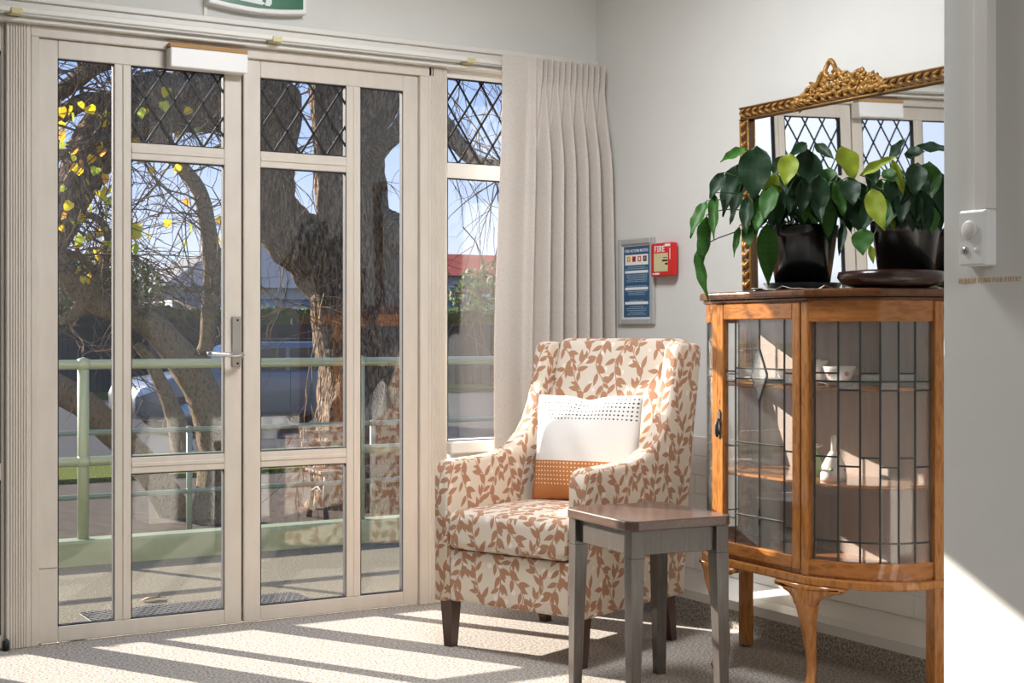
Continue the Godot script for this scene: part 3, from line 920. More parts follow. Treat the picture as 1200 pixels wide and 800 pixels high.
func armchair() -> void:
	var t := thing("armchair", "wingback armchair in cream fabric with tan leaf vines", "armchair", Vector3(2.77, 0, -4.333), deg_to_rad(-68.5))
	# side panel outline: z to the front as first coordinate, y up
	var prof := [Vector2(0.305, 0.165), Vector2(0.305, 0.60), Vector2(0.298, 0.632), Vector2(0.28, 0.649), Vector2(0.25, 0.655), Vector2(0.12, 0.657), Vector2(0.02, 0.662), Vector2(-0.05, 0.675), Vector2(-0.11, 0.70), Vector2(-0.16, 0.735), Vector2(-0.20, 0.785), Vector2(-0.235, 0.85), Vector2(-0.265, 0.95), Vector2(-0.285, 1.035), Vector2(-0.295, 1.058), Vector2(-0.32, 1.068), Vector2(-0.42, 1.062), Vector2(-0.45, 1.05), Vector2(-0.44, 0.98), Vector2(-0.39, 0.70), Vector2(-0.345, 0.40), Vector2(-0.33, 0.165)]
	for s: int in [-1, 1]:
		# local x of the slab runs along chair z, its thickness along chair x
		var b := Basis(Vector3(0, 0, 1), Vector3(0, 1, 0), Vector3(-1, 0, 0))
		var o := part(t, "side_panel", slab_mesh(prof, 0.068, 0.016, 4, true, Transform3D(b, Vector3(s * 0.289, 0, 0))), M.vine)
		o.set_meta("label", "upholstered arm and wing")
	# inner back, raked
	var lean := func(p: Vector3) -> Vector3:
		var f := clampf((p.y + 0.36) / 0.72, 0.0, 1.0)
		return p + Vector3(0, 0, -0.155 * f + 0.02 * sin(f * PI) * (1.0 if p.z > 0.0 else 0.0))
	part(t, "backrest", rbox(Vector3(0.515, 0.75, 0.12), 0.03, 8, lean), M.vine, Vector3(0, 0.705, -0.255))
	# seat base, front rail and loose cushion
	part(t, "front_rail", rbox(Vector3(0.512, 0.18, 0.53), 0.012, 4), M.vine, Vector3(0, 0.256, 0.033))
	var crown := func(p: Vector3) -> Vector3:
		var k := (1.0 - pow(p.x / 0.255, 2.0)) * (1.0 - pow(p.z / 0.27, 2.0))
		return p + Vector3(0, 0.018 * k * (1.0 if p.y > 0.0 else -0.15), 0)
	part(t, "seat_cushion", rbox(Vector3(0.508, 0.132, 0.53), 0.028, 8, crown), M.vine, Vector3(0, 0.415, 0.05))
	for sx: int in [-1, 1]:
		for sz: int in [-1, 1]:
			var st := S()
			if sz > 0:
				taper(st, Vector3(sx * 0.278, 0.0, 0.262), Vector2(0.034, 0.034), Vector3(sx * 0.278, 0.168, 0.262), Vector2(0.052, 0.052))
			else:
				taper(st, Vector3(sx * 0.278, 0.0, -0.30), Vector2(0.032, 0.034), Vector3(sx * 0.278, 0.168, -0.262), Vector2(0.05, 0.052))
			part(t, "leg", done(st), M.dark_leg)

func scatter_cushion() -> void:
	var m := mat(Color.WHITE, 0.9)
	m.albedo_texture = pillow_texture()
	var n := 26
	var w := 0.445
	var h := 0.388
	var st := S(true)
	for side: int in [1, -1]:
		var g := []
		for i in n + 1:
			var row := []
			for j in n + 1:
				var u := float(i) / n * 2 - 1
				var v := float(j) / n * 2 - 1
				var e := pow(maxf(0.0, 1 - u * u), 0.55) * pow(maxf(0.0, 1 - v * v), 0.55)
				var pull := 1.0 - 0.045 * (1 - absf(u * v)) * (u * u + v * v) * 0.5
				var dent := 0.020 * exp(-pow(u * 5.0, 2.0)) * smoothstep(0.2, 0.9, v) if side > 0 else 0.0
				var wr := 0.003 * sin(u * 9 + v * 4) * e
				row.append(Vector3(u * w / 2 * pull, v * h / 2 * pull - 0.014 * exp(-pow(u * 4, 2)) * smoothstep(0.5, 1.0, v), side * (0.062 * e - dent * e) + wr))
			g.append(row)
		for i in n:
			for j in n:
				var p := [g[i][j], g[i + 1][j], g[i + 1][j + 1], g[i][j + 1]]
				var uv := []
				for k in [[i, j], [i + 1, j], [i + 1, j + 1], [i, j + 1]]:
					uv.append(Vector2(float(k[0]) / n, 1.0 - float(k[1]) / n))
				if side < 0:
					p.reverse()
					uv.reverse()
				quad_uv(st, p, uv)
	var f := Basis(Vector3.UP, deg_to_rad(-66.0)) * Basis(Vector3.RIGHT, deg_to_rad(-9.0)) * Basis(Vector3.BACK, deg_to_rad(1.0))
	# sits on the seat against the inner back
	var at := Vector3(2.77, 0, -4.333) + Basis(Vector3.UP, deg_to_rad(-68.5)) * Vector3(0.012, 0.682, -0.155)
	single("scatter_cushion", done(st), m, "square cushion, white with black dots above and tan with white dots below", "cushion", "", at, f)

# ---------------------------------------------------------------- side table

func side_table() -> void:
	var t := thing("side_table", "small taupe wooden side table with clipped corners", "side table", Vector3(2.64, 0, -3.625), deg_to_rad(-4.5))
	var a := 0.1825
	var b := 0.204
	var c := 0.03
	var poly := []
	for q in 4:
		var sx: float = [1.0, -1.0, -1.0, 1.0][q]
		var sz: float = [1.0, 1.0, -1.0, -1.0][q]
		var p1 := Vector2(sx * a, sz * (b - c))
		var p2 := Vector2(sx * (a - c), sz * b)
		var corner := Vector2(sx * a, sz * b)
		var arc := []
		for k in 4:
			var f := k / 3.0
			arc.append(p1.lerp(corner, f).lerp(corner.lerp(p2, f), f).lerp(p1.lerp(p2, f), 0.45))
		if q % 2 == 1:
			arc.reverse()
		poly.append_array(arc)
	part(t, "table_top", plate(poly, 0.522, 0.552, 0.004, 2), M.taupe_top)
	var st := S()
	for s: int in [-1, 1]:
		cbox(st, Vector3(s * 0.146, 0.485, 0), Vector3(0.018, 0.075, 0.31), 0.002)
		cbox(st, Vector3(0, 0.485, s * 0.168), Vector3(0.27, 0.075, 0.018), 0.002)
	part(t, "apron", done(st), M.taupe_wood)
	for sx: int in [-1, 1]:
		for sz: int in [-1, 1]:
			var l := S()
			taper(l, Vector3(sx * 0.155, 0.0, sz * 0.176), Vector2(0.03, 0.03), Vector3(sx * 0.148, 0.44, sz * 0.169), Vector2(0.044, 0.044))
			cbox(l, Vector3(sx * 0.148, 0.481, sz * 0.169), Vector3(0.044, 0.082, 0.044), 0.0015)
			part(t, "leg", done(l), M.taupe_wood)

# ---------------------------------------------------------------- china cabinet

func side_curve(s: float, out := 0.0) -> Vector2:
	# plan of the bowed right side, from front post to back post: x to the right, z to the front
	var p0 := Vector2(0.236, 0.325)
	var c := Vector2(0.492, 0.235)
	var p1 := Vector2(0.464, 0.035)
	var p := p0.lerp(c, s).lerp(c.lerp(p1, s), s)
	var d := (c - p0).lerp(p1 - c, s).normalized()
	return p + Vector2(-d.y, d.x) * out

func bowed(sgn: int, s0: float, s1: float, y0: float, y1: float, out0: float, out1: float, n := 6, smooth := true) -> ArrayMesh:
	var st := S(smooth)
	for k in n:
		var a := lerpf(s0, s1, float(k) / n)
		var b := lerpf(s0, s1, float(k + 1) / n)
		var pts := []
		for q: Vector2 in [side_curve(a, out0), side_curve(b, out0), side_curve(b, out1), side_curve(a, out1)]:
			pts.append(Vector3(q.x * sgn, 0, q.y))
		var lo := []
		var hi := []
		for p: Vector3 in pts:
			lo.append(p + Vector3(0, y0, 0))
			hi.append(p + Vector3(0, y1, 0))
		var c: Vector3 = (lo[0] + hi[2]) * 0.5
		face_out(st, [lo[0], lo[1], hi[1], hi[0]], c)
		face_out(st, [lo[2], lo[3], hi[3], hi[2]], c)
		st.set_smooth_group(-1)
		face_out(st, hi.duplicate(), c)
		face_out(st, lo.duplicate(), c)
		if k == 0:
			face_out(st, [lo[0], lo[3], hi[3], hi[0]], c)
		if k == n - 1:
			face_out(st, [lo[1], lo[2], hi[2], hi[1]], c)
		st.set_smooth_group(0 if smooth else -1)
	return done(st)

func cabinet_plan(out: float, back := 0.0) -> Array:
	var p := []
	for k in 11:
		p.append(side_curve(k / 10.0, out))
	p.append(Vector2(0.468 + out, back))
	p.append(Vector2(-0.468 - out, back))
	for k in range(10, -1, -1):
		var q := side_curve(k / 10.0, out)
		p.append(Vector2(-q.x, q.y))
	return p

func came(parent: Node, a: Vector3, b: Vector3, w := 0.006) -> void:
	var st := S()
	var d := (b - a)
	var y := d.normalized()
	var x := y.cross(Vector3.BACK).normalized()
	cbox(st, (a + b) / 2, Vector3(w, d.length(), 0.006), 0.0015, Basis(x, y, x.cross(y)))
	part(parent, "came", done(st), M.came)

func china_cabinet() -> void:
	var t := thing("china_cabinet", "bow-sided walnut china cabinet with leadlight glass on cabriole legs", "cabinet", Vector3(3.318, 0, -3.508), deg_to_rad(-92.2))
	part(t, "top_board", plate(cabinet_plan(0.020), 1.207, 1.232, 0.008, 3), M.walnut_dark)
	part(t, "top_moulding", plate(cabinet_plan(0.008), 1.196, 1.207, 0.003, 1), M.walnut_dark)
	part(t, "base_board", plate(cabinet_plan(-0.004), 0.372, 0.392), M.walnut)
	part(t, "base_moulding", plate(cabinet_plan(0.014), 0.345, 0.372, 0.006, 2), M.walnut)
	part(t, "back_panel", box(Vector3(-0.44, 0.39, 0.004), Vector3(0.44, 1.196, 0.012)), M.ply)
	for y: float in [0.640, 0.928]:
		part(t, "shelf", plate(cabinet_plan(-0.016, 0.012), y, y + 0.010, 0.003, 1), M.walnut)
	for s: int in [-1, 1]:
		part(t, "front_post", box(Vector3(s * 0.224 - 0.016, 0.372, 0.293), Vector3(s * 0.224 + 0.016, 1.196, 0.327), 0.003), M.walnut)
		var st := S()
		cbox(st, Vector3(s * 0.452, 0.6, 0.022), Vector3(0.042, 1.192, 0.036), 0.003)
		part(t, "back_post", done(st), M.walnut)
		part(t, "frieze", bowed(s, 0.0, 1.0, 1.134, 1.196, 0.0, -0.018, 10), M.walnut_across)
		part(t, "bottom_rail", bowed(s, 0.0, 1.0, 0.380, 0.424, 0.0, -0.018, 10), M.walnut_across)
		# leaded bow: six columns of panes, stepped bands of hammered glass
		var cols := 6
		for c in cols:
			var s0 := lerpf(0.04, 0.965, float(c) / cols)
			var s1 := lerpf(0.04, 0.965, float(c + 1) / cols)
			var odd := c % 2 == 0
			var rows: Array = [0.424, 0.483, 0.733, 0.957, 0.981, 1.134] if odd else [0.424, 0.483, 0.706, 0.931, 0.957, 1.134]
			for k in 5:
				var gl := part(t, "glass_pane", bowed(s, s0, s1, rows[k], rows[k + 1], -0.006, -0.0095, 3), M.hammered if k == 3 else M.leadlight)
				if k == 3:
					gl.set_meta("label", "hammered glass band")
				if k < 4:
					part(t, "came", bowed(s, s0, s1, rows[k + 1] - 0.0025, rows[k + 1] + 0.0025, -0.0045, -0.011, 3), M.came)
		for c in cols + 1:
			var q := side_curve(lerpf(0.04, 0.965, float(c) / cols), -0.0075)
			came(t, Vector3(q.x * s, 0.424, q.y), Vector3(q.x * s, 1.134, q.y))
		# cabriole leg with shaped ears
		var o := Vector3(s * 0.215, 0, 0.292)
		var dir := Vector3(s * 0.45, 0, 0.9).normalized()
		var pts := []
		var rad := []
		for k in [[0.338, 0.016, 0.032], [0.318, 0.026, 0.037], [0.29, 0.030, 0.036], [0.24, 0.024, 0.027], [0.18, 0.012, 0.0205], [0.12, 0.0, 0.0165], [0.07, -0.002, 0.015], [0.045, 0.004, 0.0175], [0.024, 0.018, 0.023], [0.012, 0.022, 0.025], [0.001, 0.020, 0.02]]:
			pts.append(o + dir * k[1] + Vector3(0, k[0], 0))
			rad.append(k[2])
		pts.reverse()
		rad.reverse()
		var leg := part(t, "cabriole_leg", tube_mesh(pts, rad, 14), M.walnut)
		var ear := [Vector2(-0.012, 0.0), Vector2(0.125, 0.0), Vector2(0.129, -0.009), Vector2(0.116, -0.018), Vector2(0.09, -0.022), Vector2(0.08, -0.029), Vector2(0.06, -0.034), Vector2(0.042, -0.046), Vector2(0.032, -0.064), Vector2(-0.012, -0.064)]
		var side_dir := Vector2(side_curve(0.25).x - 0.236, side_curve(0.25).y - 0.325).normalized()
		for e in 2:
			var ax := Vector3(-s, 0, 0) if e == 0 else Vector3(side_dir.x * s, 0, side_dir.y)
			var zz := ax.cross(Vector3.UP).normalized()
			part(leg, "bracket", slab_mesh(ear, 0.052, 0.014, 3, true, Transform3D(Basis(ax, Vector3.UP, zz), o + dir * 0.038 + Vector3(0, 0.347, 0))), M.walnut)
	# door
	var d := part(t, "door", box(Vector3(-0.206, 0.386, 0.308), Vector3(-0.172, 1.192, 0.332), 0.003), M.walnut)
	d.set_meta("label", "leadlight door")
	part(d, "stile", box(Vector3(0.172, 0.386, 0.308), Vector3(0.206, 1.192, 0.332), 0.003), M.walnut)
	part(d, "rail", box(Vector3(-0.172, 1.142, 0.308), Vector3(0.172, 1.192, 0.332), 0.003), M.walnut_across)
	part(d, "rail", box(Vector3(-0.172, 0.386, 0.308), Vector3(0.172, 0.426, 0.332), 0.003), M.walnut_across)
	var xs := [-0.172, -0.122, 0.0, 0.122, 0.172]
	for c in 4:
		var sh := 0.014 if c == 0 or c == 3 else 0.0
		var ys := [0.426, 0.520 - sh, 0.752 - sh, 0.955 - sh * 0.8, 0.988 - sh * 0.8, 1.142]
		for k in 5:
			part(d, "glass_pane", box(Vector3(xs[c], ys[k], 0.317), Vector3(xs[c + 1], ys[k + 1], 0.3205)), M.hammered if k == 3 else M.leadlight)
			if k < 4:
				came(d, Vector3(xs[c], ys[k + 1], 0.319), Vector3(xs[c + 1], ys[k + 1], 0.319), 0.005)
	for k in [1, 3]:
		came(d, Vector3(xs[k], 0.426, 0.319), Vector3(xs[k], 1.142, 0.319))
	came(d, Vector3(0, 0.426, 0.319), Vector3(0, 0.885, 0.319))
	came(d, Vector3(0, 1.05, 0.319), Vector3(0, 1.142, 0.319))
	var dm := [Vector3(0, 1.052, 0.320), Vector3(0.04, 0.968, 0.320), Vector3(0, 0.884, 0.320), Vector3(-0.04, 0.968, 0.320)]
	for k in 4:
		came(d, dm[k], dm[(k + 1) % 4], 0.007)
	part(d, "diamond_pane", slab_mesh([Vector2(0, 1.05), Vector2(-0.038, 0.968), Vector2(0, 0.886), Vector2(0.038, 0.968)], 0.005, 0.001, 1, false, Transform3D(Basis(), Vector3(0, 0, 0.3225))), M.hammered)
	var star := []
	for k in 8:
		var a := TAU * k / 8.0
		star.append(Vector2(cos(a), sin(a)) * (0.021 if k % 2 == 0 else 0.007) * Vector2(0.7, 1.25) + Vector2(0, 0.52))
	part(d, "star_boss", slab_mesh(star, 0.008, 0.001, 1, false, Transform3D(Basis(), Vector3(0, 0, 0.320))), M.came)
	# drop handle and keyhole on the left stile
	var hd := part(d, "drop_handle", slab_mesh([Vector2(0.0, 0.852), Vector2(0.007, 0.842), Vector2(0.006, 0.815), Vector2(0.011, 0.808), Vector2(0.006, 0.80), Vector2(0.006, 0.765), Vector2(0, 0.756), Vector2(-0.006, 0.765), Vector2(-0.006, 0.80), Vector2(-0.011, 0.808), Vector2(-0.006, 0.815), Vector2(-0.007, 0.842)], 0.004, 0.001, 1, false, Transform3D(Basis(), Vector3(-0.189, 0, 0.334))), M.bench_iron)
	part(hd, "drop", tube_mesh([Vector3(-0.189, 0.822, 0.340), Vector3(-0.189, 0.80, 0.346), Vector3(-0.189, 0.775, 0.344), Vector3(-0.189, 0.762, 0.343)], [0.004, 0.006, 0.0075, 0.003], 8), M.bench_iron)
	part(d, "keyhole", box(Vector3(-0.1915, 0.868, 0.3318), Vector3(-0.1865, 0.882, 0.3325)), M.black)

func cab(x: float, y: float, z: float) -> Vector3:
	return Vector3(3.318, 0, -3.508) + Basis(Vector3.UP, deg_to_rad(-92.2)) * Vector3(x, y, z)

func cup_mesh(r: float, h: float) -> ArrayMesh:
	return lathe_mesh([Vector2(0, 0), Vector2(r * 0.5, 0), Vector2(r * 0.52, h * 0.08), Vector2(r * 0.78, h * 0.35), Vector2(r * 0.94, h * 0.75), Vector2(r, h), Vector2(r * 0.95, h), Vector2(r * 0.88, h * 0.72), Vector2(r * 0.7, h * 0.36), Vector2(0, h * 0.14)], 24)

func cabinet_contents() -> void:
	var y1 := 0.939
	var y2 := 0.651
	# teacup on its saucer, upper shelf
	var at := cab(0.225, y1, 0.19)
	var sau := lathe_mesh([Vector2(0, 0), Vector2(0.038, 0), Vector2(0.04, 0.004), Vector2(0.072, 0.014), Vector2(0.071, 0.016), Vector2(0.036, 0.007), Vector2(0, 0.006)], 24)
	single("saucer", sau, M.china, "white saucer under the floral teacup on the upper cabinet shelf", "saucer", "", at)
	var cup := thing("teacup", "white teacup with floral sprays and a gold handle in the cabinet", "teacup", at + Vector3(0, 0.0075, 0), deg_to_rad(-30))
	part(cup, "bowl", cup_mesh(0.05, 0.052), M.china)
	part(cup, "handle", tube_mesh([Vector3(0.042, 0.044, 0), Vector3(0.062, 0.056, 0), Vector3(0.074, 0.046, 0), Vector3(0.07, 0.026, 0), Vector3(0.038, 0.016, 0)], [0.0035, 0.004, 0.004, 0.0035, 0.003], 8), M.gold)
	for k in 4:
		var a := k * 1.3
		part(cup, "flower", lathe_mesh([Vector2(0, 0), Vector2(0.008, 0.0005), Vector2(0.006, 0.002), Vector2(0, 0.0025)], 8), M.pink, Vector3(cos(a) * 0.0445, 0.03, sin(a) * 0.0445), Basis(Vector3(cos(a), 0.25, sin(a)).cross(Vector3.UP).normalized(), Vector3(cos(a), 0.25, sin(a)).normalized(), Vector3.UP))
	# milk jug beside it
	var jug := thing("milk_jug", "small white milk jug beside the floral teacup", "jug", cab(0.12, y1, 0.2), 0.6)
	part(jug, "body", lathe_mesh([Vector2(0, 0), Vector2(0.03, 0), Vector2(0.04, 0.03), Vector2(0.036, 0.055), Vector2(0.044, 0.075), Vector2(0.041, 0.075), Vector2(0.033, 0.055), Vector2(0, 0.01)], 20), M.china)
	part(jug, "spout", slab_mesh([Vector2(0.03, 0.05), Vector2(0.062, 0.082), Vector2(0.03, 0.078)], 0.022, 0.004, 2, true), M.china)
	part(jug, "handle", tube_mesh([Vector3(-0.036, 0.066, 0), Vector3(-0.066, 0.062, 0), Vector3(-0.066, 0.035, 0), Vector3(-0.038, 0.022, 0)], [0.004], 8), M.china)
	# shallow bowl behind the door, upper shelf
	single("sugar_bowl", cup_mesh(0.058, 0.045), M.china, "low cream bowl behind the diamond pane of the cabinet door", "bowl", "", cab(-0.02, y1, 0.16))
	single("small_plate", lathe_mesh([Vector2(0, 0), Vector2(0.05, 0), Vector2(0.085, 0.012), Vector2(0.084, 0.015), Vector2(0.05, 0.005), Vector2(0, 0.004)], 24), M.china, "small cream plate lying on the upper cabinet shelf", "plate", "", cab(-0.16, y1, 0.15))
	# handbell-shaped bottle on the lower shelf
	var v := thing("china_bell", "white china bell with a tall handle and small painted flowers", "ornament", cab(0.21, y2, 0.2))
	part(v, "body", lathe_mesh([Vector2(0, 0), Vector2(0.04, 0), Vector2(0.041, 0.012), Vector2(0.036, 0.045), Vector2(0.02, 0.075), Vector2(0.011, 0.088), Vector2(0.0, 0.089)], 20), M.china)
	part(v, "handle", lathe_mesh([Vector2(0.0085, 0.086), Vector2(0.008, 0.1), Vector2(0.0095, 0.125), Vector2(0.006, 0.136), Vector2(0, 0.138)], 12), M.china)
	for k in 5:
		var a := k * 1.25
		part(v, "flower", lathe_mesh([Vector2(0, 0), Vector2(0.006, 0.0005), Vector2(0, 0.002)], 7), M.pink if k % 2 else M.leaf_print, Vector3(cos(a) * 0.0375, 0.034, sin(a) * 0.0375), Basis(Vector3(cos(a), 0.2, sin(a)).cross(Vector3.UP).normalized(), Vector3(cos(a), 0.2, sin(a)).normalized(), Vector3.UP))
	# celadon jug with a lip
	var g := thing("green_jug", "small pale green jug with a flared lip on the lower shelf", "jug", cab(0.045, y2, 0.16), 0.9)
	part(g, "body", lathe_mesh([Vector2(0, 0), Vector2(0.042, 0), Vector2(0.048, 0.03), Vector2(0.034, 0.066), Vector2(0.028, 0.08), Vector2(0.036, 0.09), Vector2(0.033, 0.09), Vector2(0.025, 0.078), Vector2(0, 0.02)], 20), M.celadon)
	part(g, "rim", lathe_mesh([Vector2(0.034, 0.0885), Vector2(0.046, 0.092), Vector2(0.046, 0.096), Vector2(0.03, 0.094)], 20), M.china)
	part(g, "handle", tube_mesh([Vector3(-0.03, 0.076, 0), Vector3(-0.058, 0.074, 0), Vector3(-0.06, 0.045, 0), Vector3(-0.044, 0.026, 0)], [0.005], 8), M.celadon)

# ---------------------------------------------------------------- mirror

func blob(st: SurfaceTool, c: Vector3, b: Basis, s: Vector3, n := 7) -> void:
	# a small carved lump: pointed at both ends along its x axis
	var rings := []
	for i in 6:
		var f := i / 5.0
		var r := pow(sin(PI * clampf(f, 0.02, 0.98)), 0.8)
		var ring := []
		for j in n:
			var a := TAU * j / n
			ring.append(c + b * Vector3((f - 0.5) * s.x, cos(a) * r * s.y / 2, sin(a) * r * s.z / 2))
		rings.append(ring)
	for i in 5:
		for j in n:
			var m := (j + 1) % n
			quad(st, rings[i][j], rings[i][m], rings[i + 1][m], rings[i + 1][j])

func wall_mirror() -> void:
	# local x along the wall towards the room's near side, y up, z out of the wall
	var t := thing("wall_mirror", "large mirror in a carved gilt frame with a ribbon crest", "mirror", Vector3(3.515, 1.14, -3.67), deg_to_rad(-90))
	t.rotation.x = 0.0
	t.basis = Basis(Vector3.UP, deg_to_rad(-90)) * Basis(Vector3.RIGHT, deg_to_rad(1.4))
	var w := 0.525
	var h := 0.795
	part(t, "mirror_glass", box(Vector3(-w + 0.03, 0.03, -0.004), Vector3(w - 0.03, h - 0.03, 0.002)), M.mirror)
	part(t, "backing", box(Vector3(-w + 0.005, 0.005, -0.012), Vector3(w - 0.005, h - 0.005, -0.004)), M.bench_wood)
	var bars := [[Vector3(0, 0.024, 0.008), Vector3(2 * w, 0.048, 0.02), 0], [Vector3(0, h - 0.024, 0.008), Vector3(2 * w, 0.048, 0.02), 0], [Vector3(-w + 0.024, h / 2, 0.008), Vector3(0.048, h - 0.096, 0.02), 1], [Vector3(w - 0.024, h / 2, 0.008), Vector3(0.048, h - 0.096, 0.02), 1]]
	for b in bars:
		var st := S()
		cbox(st, b[0], b[1], 0.004)
		var fr := part(t, "frame_bar", done(st), M.gilt_ground)
		# inner and outer beads
		var long: Vector3 = Vector3.RIGHT if b[2] == 0 else Vector3.UP
		var across: Vector3 = Vector3.UP if b[2] == 0 else Vector3.RIGHT
		var half: float = b[1].x / 2 if b[2] == 0 else b[1].y / 2
		for s: int in [-1, 1]:
			part(fr, "bead", tube_mesh([b[0] - long * half + across * s * 0.021 + Vector3(0, 0, 0.01), b[0] + long * half + across * s * 0.021 + Vector3(0, 0, 0.01)], [0.0035], 8), M.gilt)
		# carved leaves twisting along the bar
		var n := int(half * 2 / 0.036)
		for k in n:
			var p: Vector3 = b[0] + long * lerpf(-half + 0.018, half - 0.018, float(k) / maxi(1, n - 1)) + Vector3(0, 0, 0.012)
			var st2 := S(true)
			for e: int in [-1, 1]:
				var dir := (long * 0.8 + across * e * 0.55).normalized()
				blob(st2, p + across * e * 0.006, Basis(dir, Vector3.BACK.cross(dir), Vector3.BACK), Vector3(0.034, 0.012, 0.026))
			part(fr, "carved_leaf", done(st2), M.gilt)
	# crest: a ribbon bow over roses and leaves
	var crest := Node3D.new()
	crest.name = "crest"
	t.add_child(crest)
	crest.position = Vector3(0.0, h - 0.035, 0.014)
	rng.seed = 31
	for k in 26:
		var x := lerpf(-0.22, 0.22, k / 25.0)
		var top := 0.064 * pow(cos(x / 0.22 * PI / 2), 0.8) + 0.012
		for row in 3:
			var st := S(true)
			var y := top * (0.25 + 0.36 * row) + rng.randf_range(-0.006, 0.006)
			var a := rng.randf_range(-1.2, 1.2)
			blob(st, Vector3(x, y, rng.randf_range(0.0, 0.01)), Basis(Vector3.BACK, a), Vector3(0.046, 0.019, 0.03))
			part(crest, "carved_leaf", done(st), M.gilt)
	for r in [[0.115, 0.062, 0.028], [0.05, 0.06, 0.022], [-0.06, 0.055, 0.024], [-0.12, 0.035, 0.02], [0.165, 0.04, 0.02], [0.0, 0.045, 0.026]]:
		for k in 6:
			var a: float = TAU * k / 6.0
			var st := S(true)
			blob(st, Vector3(r[0] + cos(a) * r[2] * 0.5, r[1] + sin(a) * r[2] * 0.5, 0.014), Basis(Vector3.BACK, a + 0.6), Vector3(r[2] * 0.9, r[2] * 0.6, 0.014))
			part(crest, "rose_petal", done(st), M.gilt)
	var loop := []
	for k in 19:
		var a := TAU * k / 18.0 - PI / 2
		loop.append(Vector3(-0.035 + cos(a) * 0.024, 0.104 + sin(a) * 0.028, 0.01 + 0.006 * sin(a * 2)))
	part(crest, "ribbon_loop", tube_mesh(loop, [0.0085], 8), M.gilt)
	for s: int in [-1, 1]:
		var tail := []
		for k in 9:
			var f := k / 8.0
			tail.append(Vector3(-0.035 + s * (0.016 + 0.085 * f), 0.088 - 0.03 * f + 0.014 * sin(f * 7.5), 0.012))
		part(crest, "ribbon_tail", tube_mesh(tail, [0.0095, 0.008, 0.0085, 0.01, 0.009, 0.008, 0.008, 0.007, 0.004], 8), M.gilt)

# ---------------------------------------------------------------- potted peace lilies

func leaf_mesh(droop: float, sd: int) -> ArrayMesh:
	# one unit long along z, one unit wide along x, arching down in y
	var st := S(true)
	var nl := 9
	var g := []
	for i in nl + 1:
		var s := float(i) / nl
		var w := pow(maxf(0.0, sin(PI * pow(s, 0.72))), 1.05) * 0.5
		var row := []
		for j in 5:
			var u := (j - 2) / 2.0
			row.append(Vector3(u * w, -droop * (s * s - s) - 0.11 * (1.0 - absf(u)) * w * 2.0 + 0.04 * sin(s * 15.0 + sd + u * 2.0) * absf(u), s))
		g.append(row)
	for i in nl:
		for j in 4:
			quad(st, g[i][j], g[i + 1][j], g[i + 1][j + 1], g[i][j + 1])
	return done(st)

func lily(called_at: Vector3, label: String, pot_h: float, rim: float, foot: float, spec: Array, saucer: bool) -> void:
	var t := thing("potted_lily", label, "potted plant", called_at, 0.0, "potted peace lilies on the cabinet")
	var y0 := 0.012 if saucer else 0.004
	var prof := [Vector2(0, 0), Vector2(foot, 0), Vector2(lerpf(foot, rim, 0.78), pot_h * 0.80), Vector2(rim * 0.985, pot_h * 0.815), Vector2(rim, pot_h * 0.98), Vector2(rim, pot_h), Vector2(rim * 0.96, pot_h), Vector2(rim * 0.94, pot_h * 0.86), Vector2(0, pot_h * 0.86)]
	var pot := part(t, "pot", lathe_mesh(prof, 40), M.pot, Vector3(0, y0, 0))
	part(pot, "soil", lathe_mesh([Vector2(0, 0.004), Vector2(rim * 0.93, 0.0), Vector2(0, 0.02)], 24), M.soil, Vector3(0, pot_h * 0.87, 0))
	if saucer:
		part(t, "saucer", lathe_mesh([Vector2(0, 0), Vector2(0.112, 0), Vector2(0.122, 0.02), Vector2(0.124, 0.022), Vector2(0.119, 0.022), Vector2(0.108, 0.008), Vector2(0, 0.008)], 36), M.pot)
	var root := called_at + Vector3(0, y0 + pot_h * 0.87, 0)
	for e: Array in spec:
		var a := Vector3(e[0], e[1], e[2])
		var b := Vector3(e[3], e[4], e[5])
		var z := b - a
		var out := Vector3(a.x - called_at.x, 0.25, a.z - called_at.z)
		out = (out.normalized() * 0.5 + Vector3(-0.62, 0.12, 0.60) + Vector3(rng.randf_range(-0.3, 0.3), 0, rng.randf_range(-0.3, 0.3))).normalized()
		var nrm := (out - z.normalized() * out.dot(z.normalized())).normalized()
		var x := nrm.cross(z.normalized()).normalized()
		var k := rng.randi() % 3
		part(t, "leaf", LEAF[k], M.leaf[int(e[7])], a - called_at, Basis(x * e[6] * 1.25, nrm * z.length(), z * 1.2))
		# leaf stalk arching out of the pot
		var r0 := Vector3(rng.randf_range(-0.05, 0.05), 0, rng.randf_range(-0.05, 0.05))
		var pts := []
		var p0 := root - called_at + r0
		var p2 := a - called_at
		var mid := (p0 + p2) / 2 + Vector3(0, maxf(0.05, 0.10 - absf(p2.y - p0.y) * 0.2), 0)
		for i in 7:
			var f := i / 6.0
			pts.append(p0.lerp(mid, f).lerp(mid.lerp(p2, f), f))
		part(t, "stalk", tube_mesh(pts, [0.0028, 0.0026, 0.0024, 0.0022, 0.002, 0.0018, 0.0016], 6), M.stem)

var LEAF := []

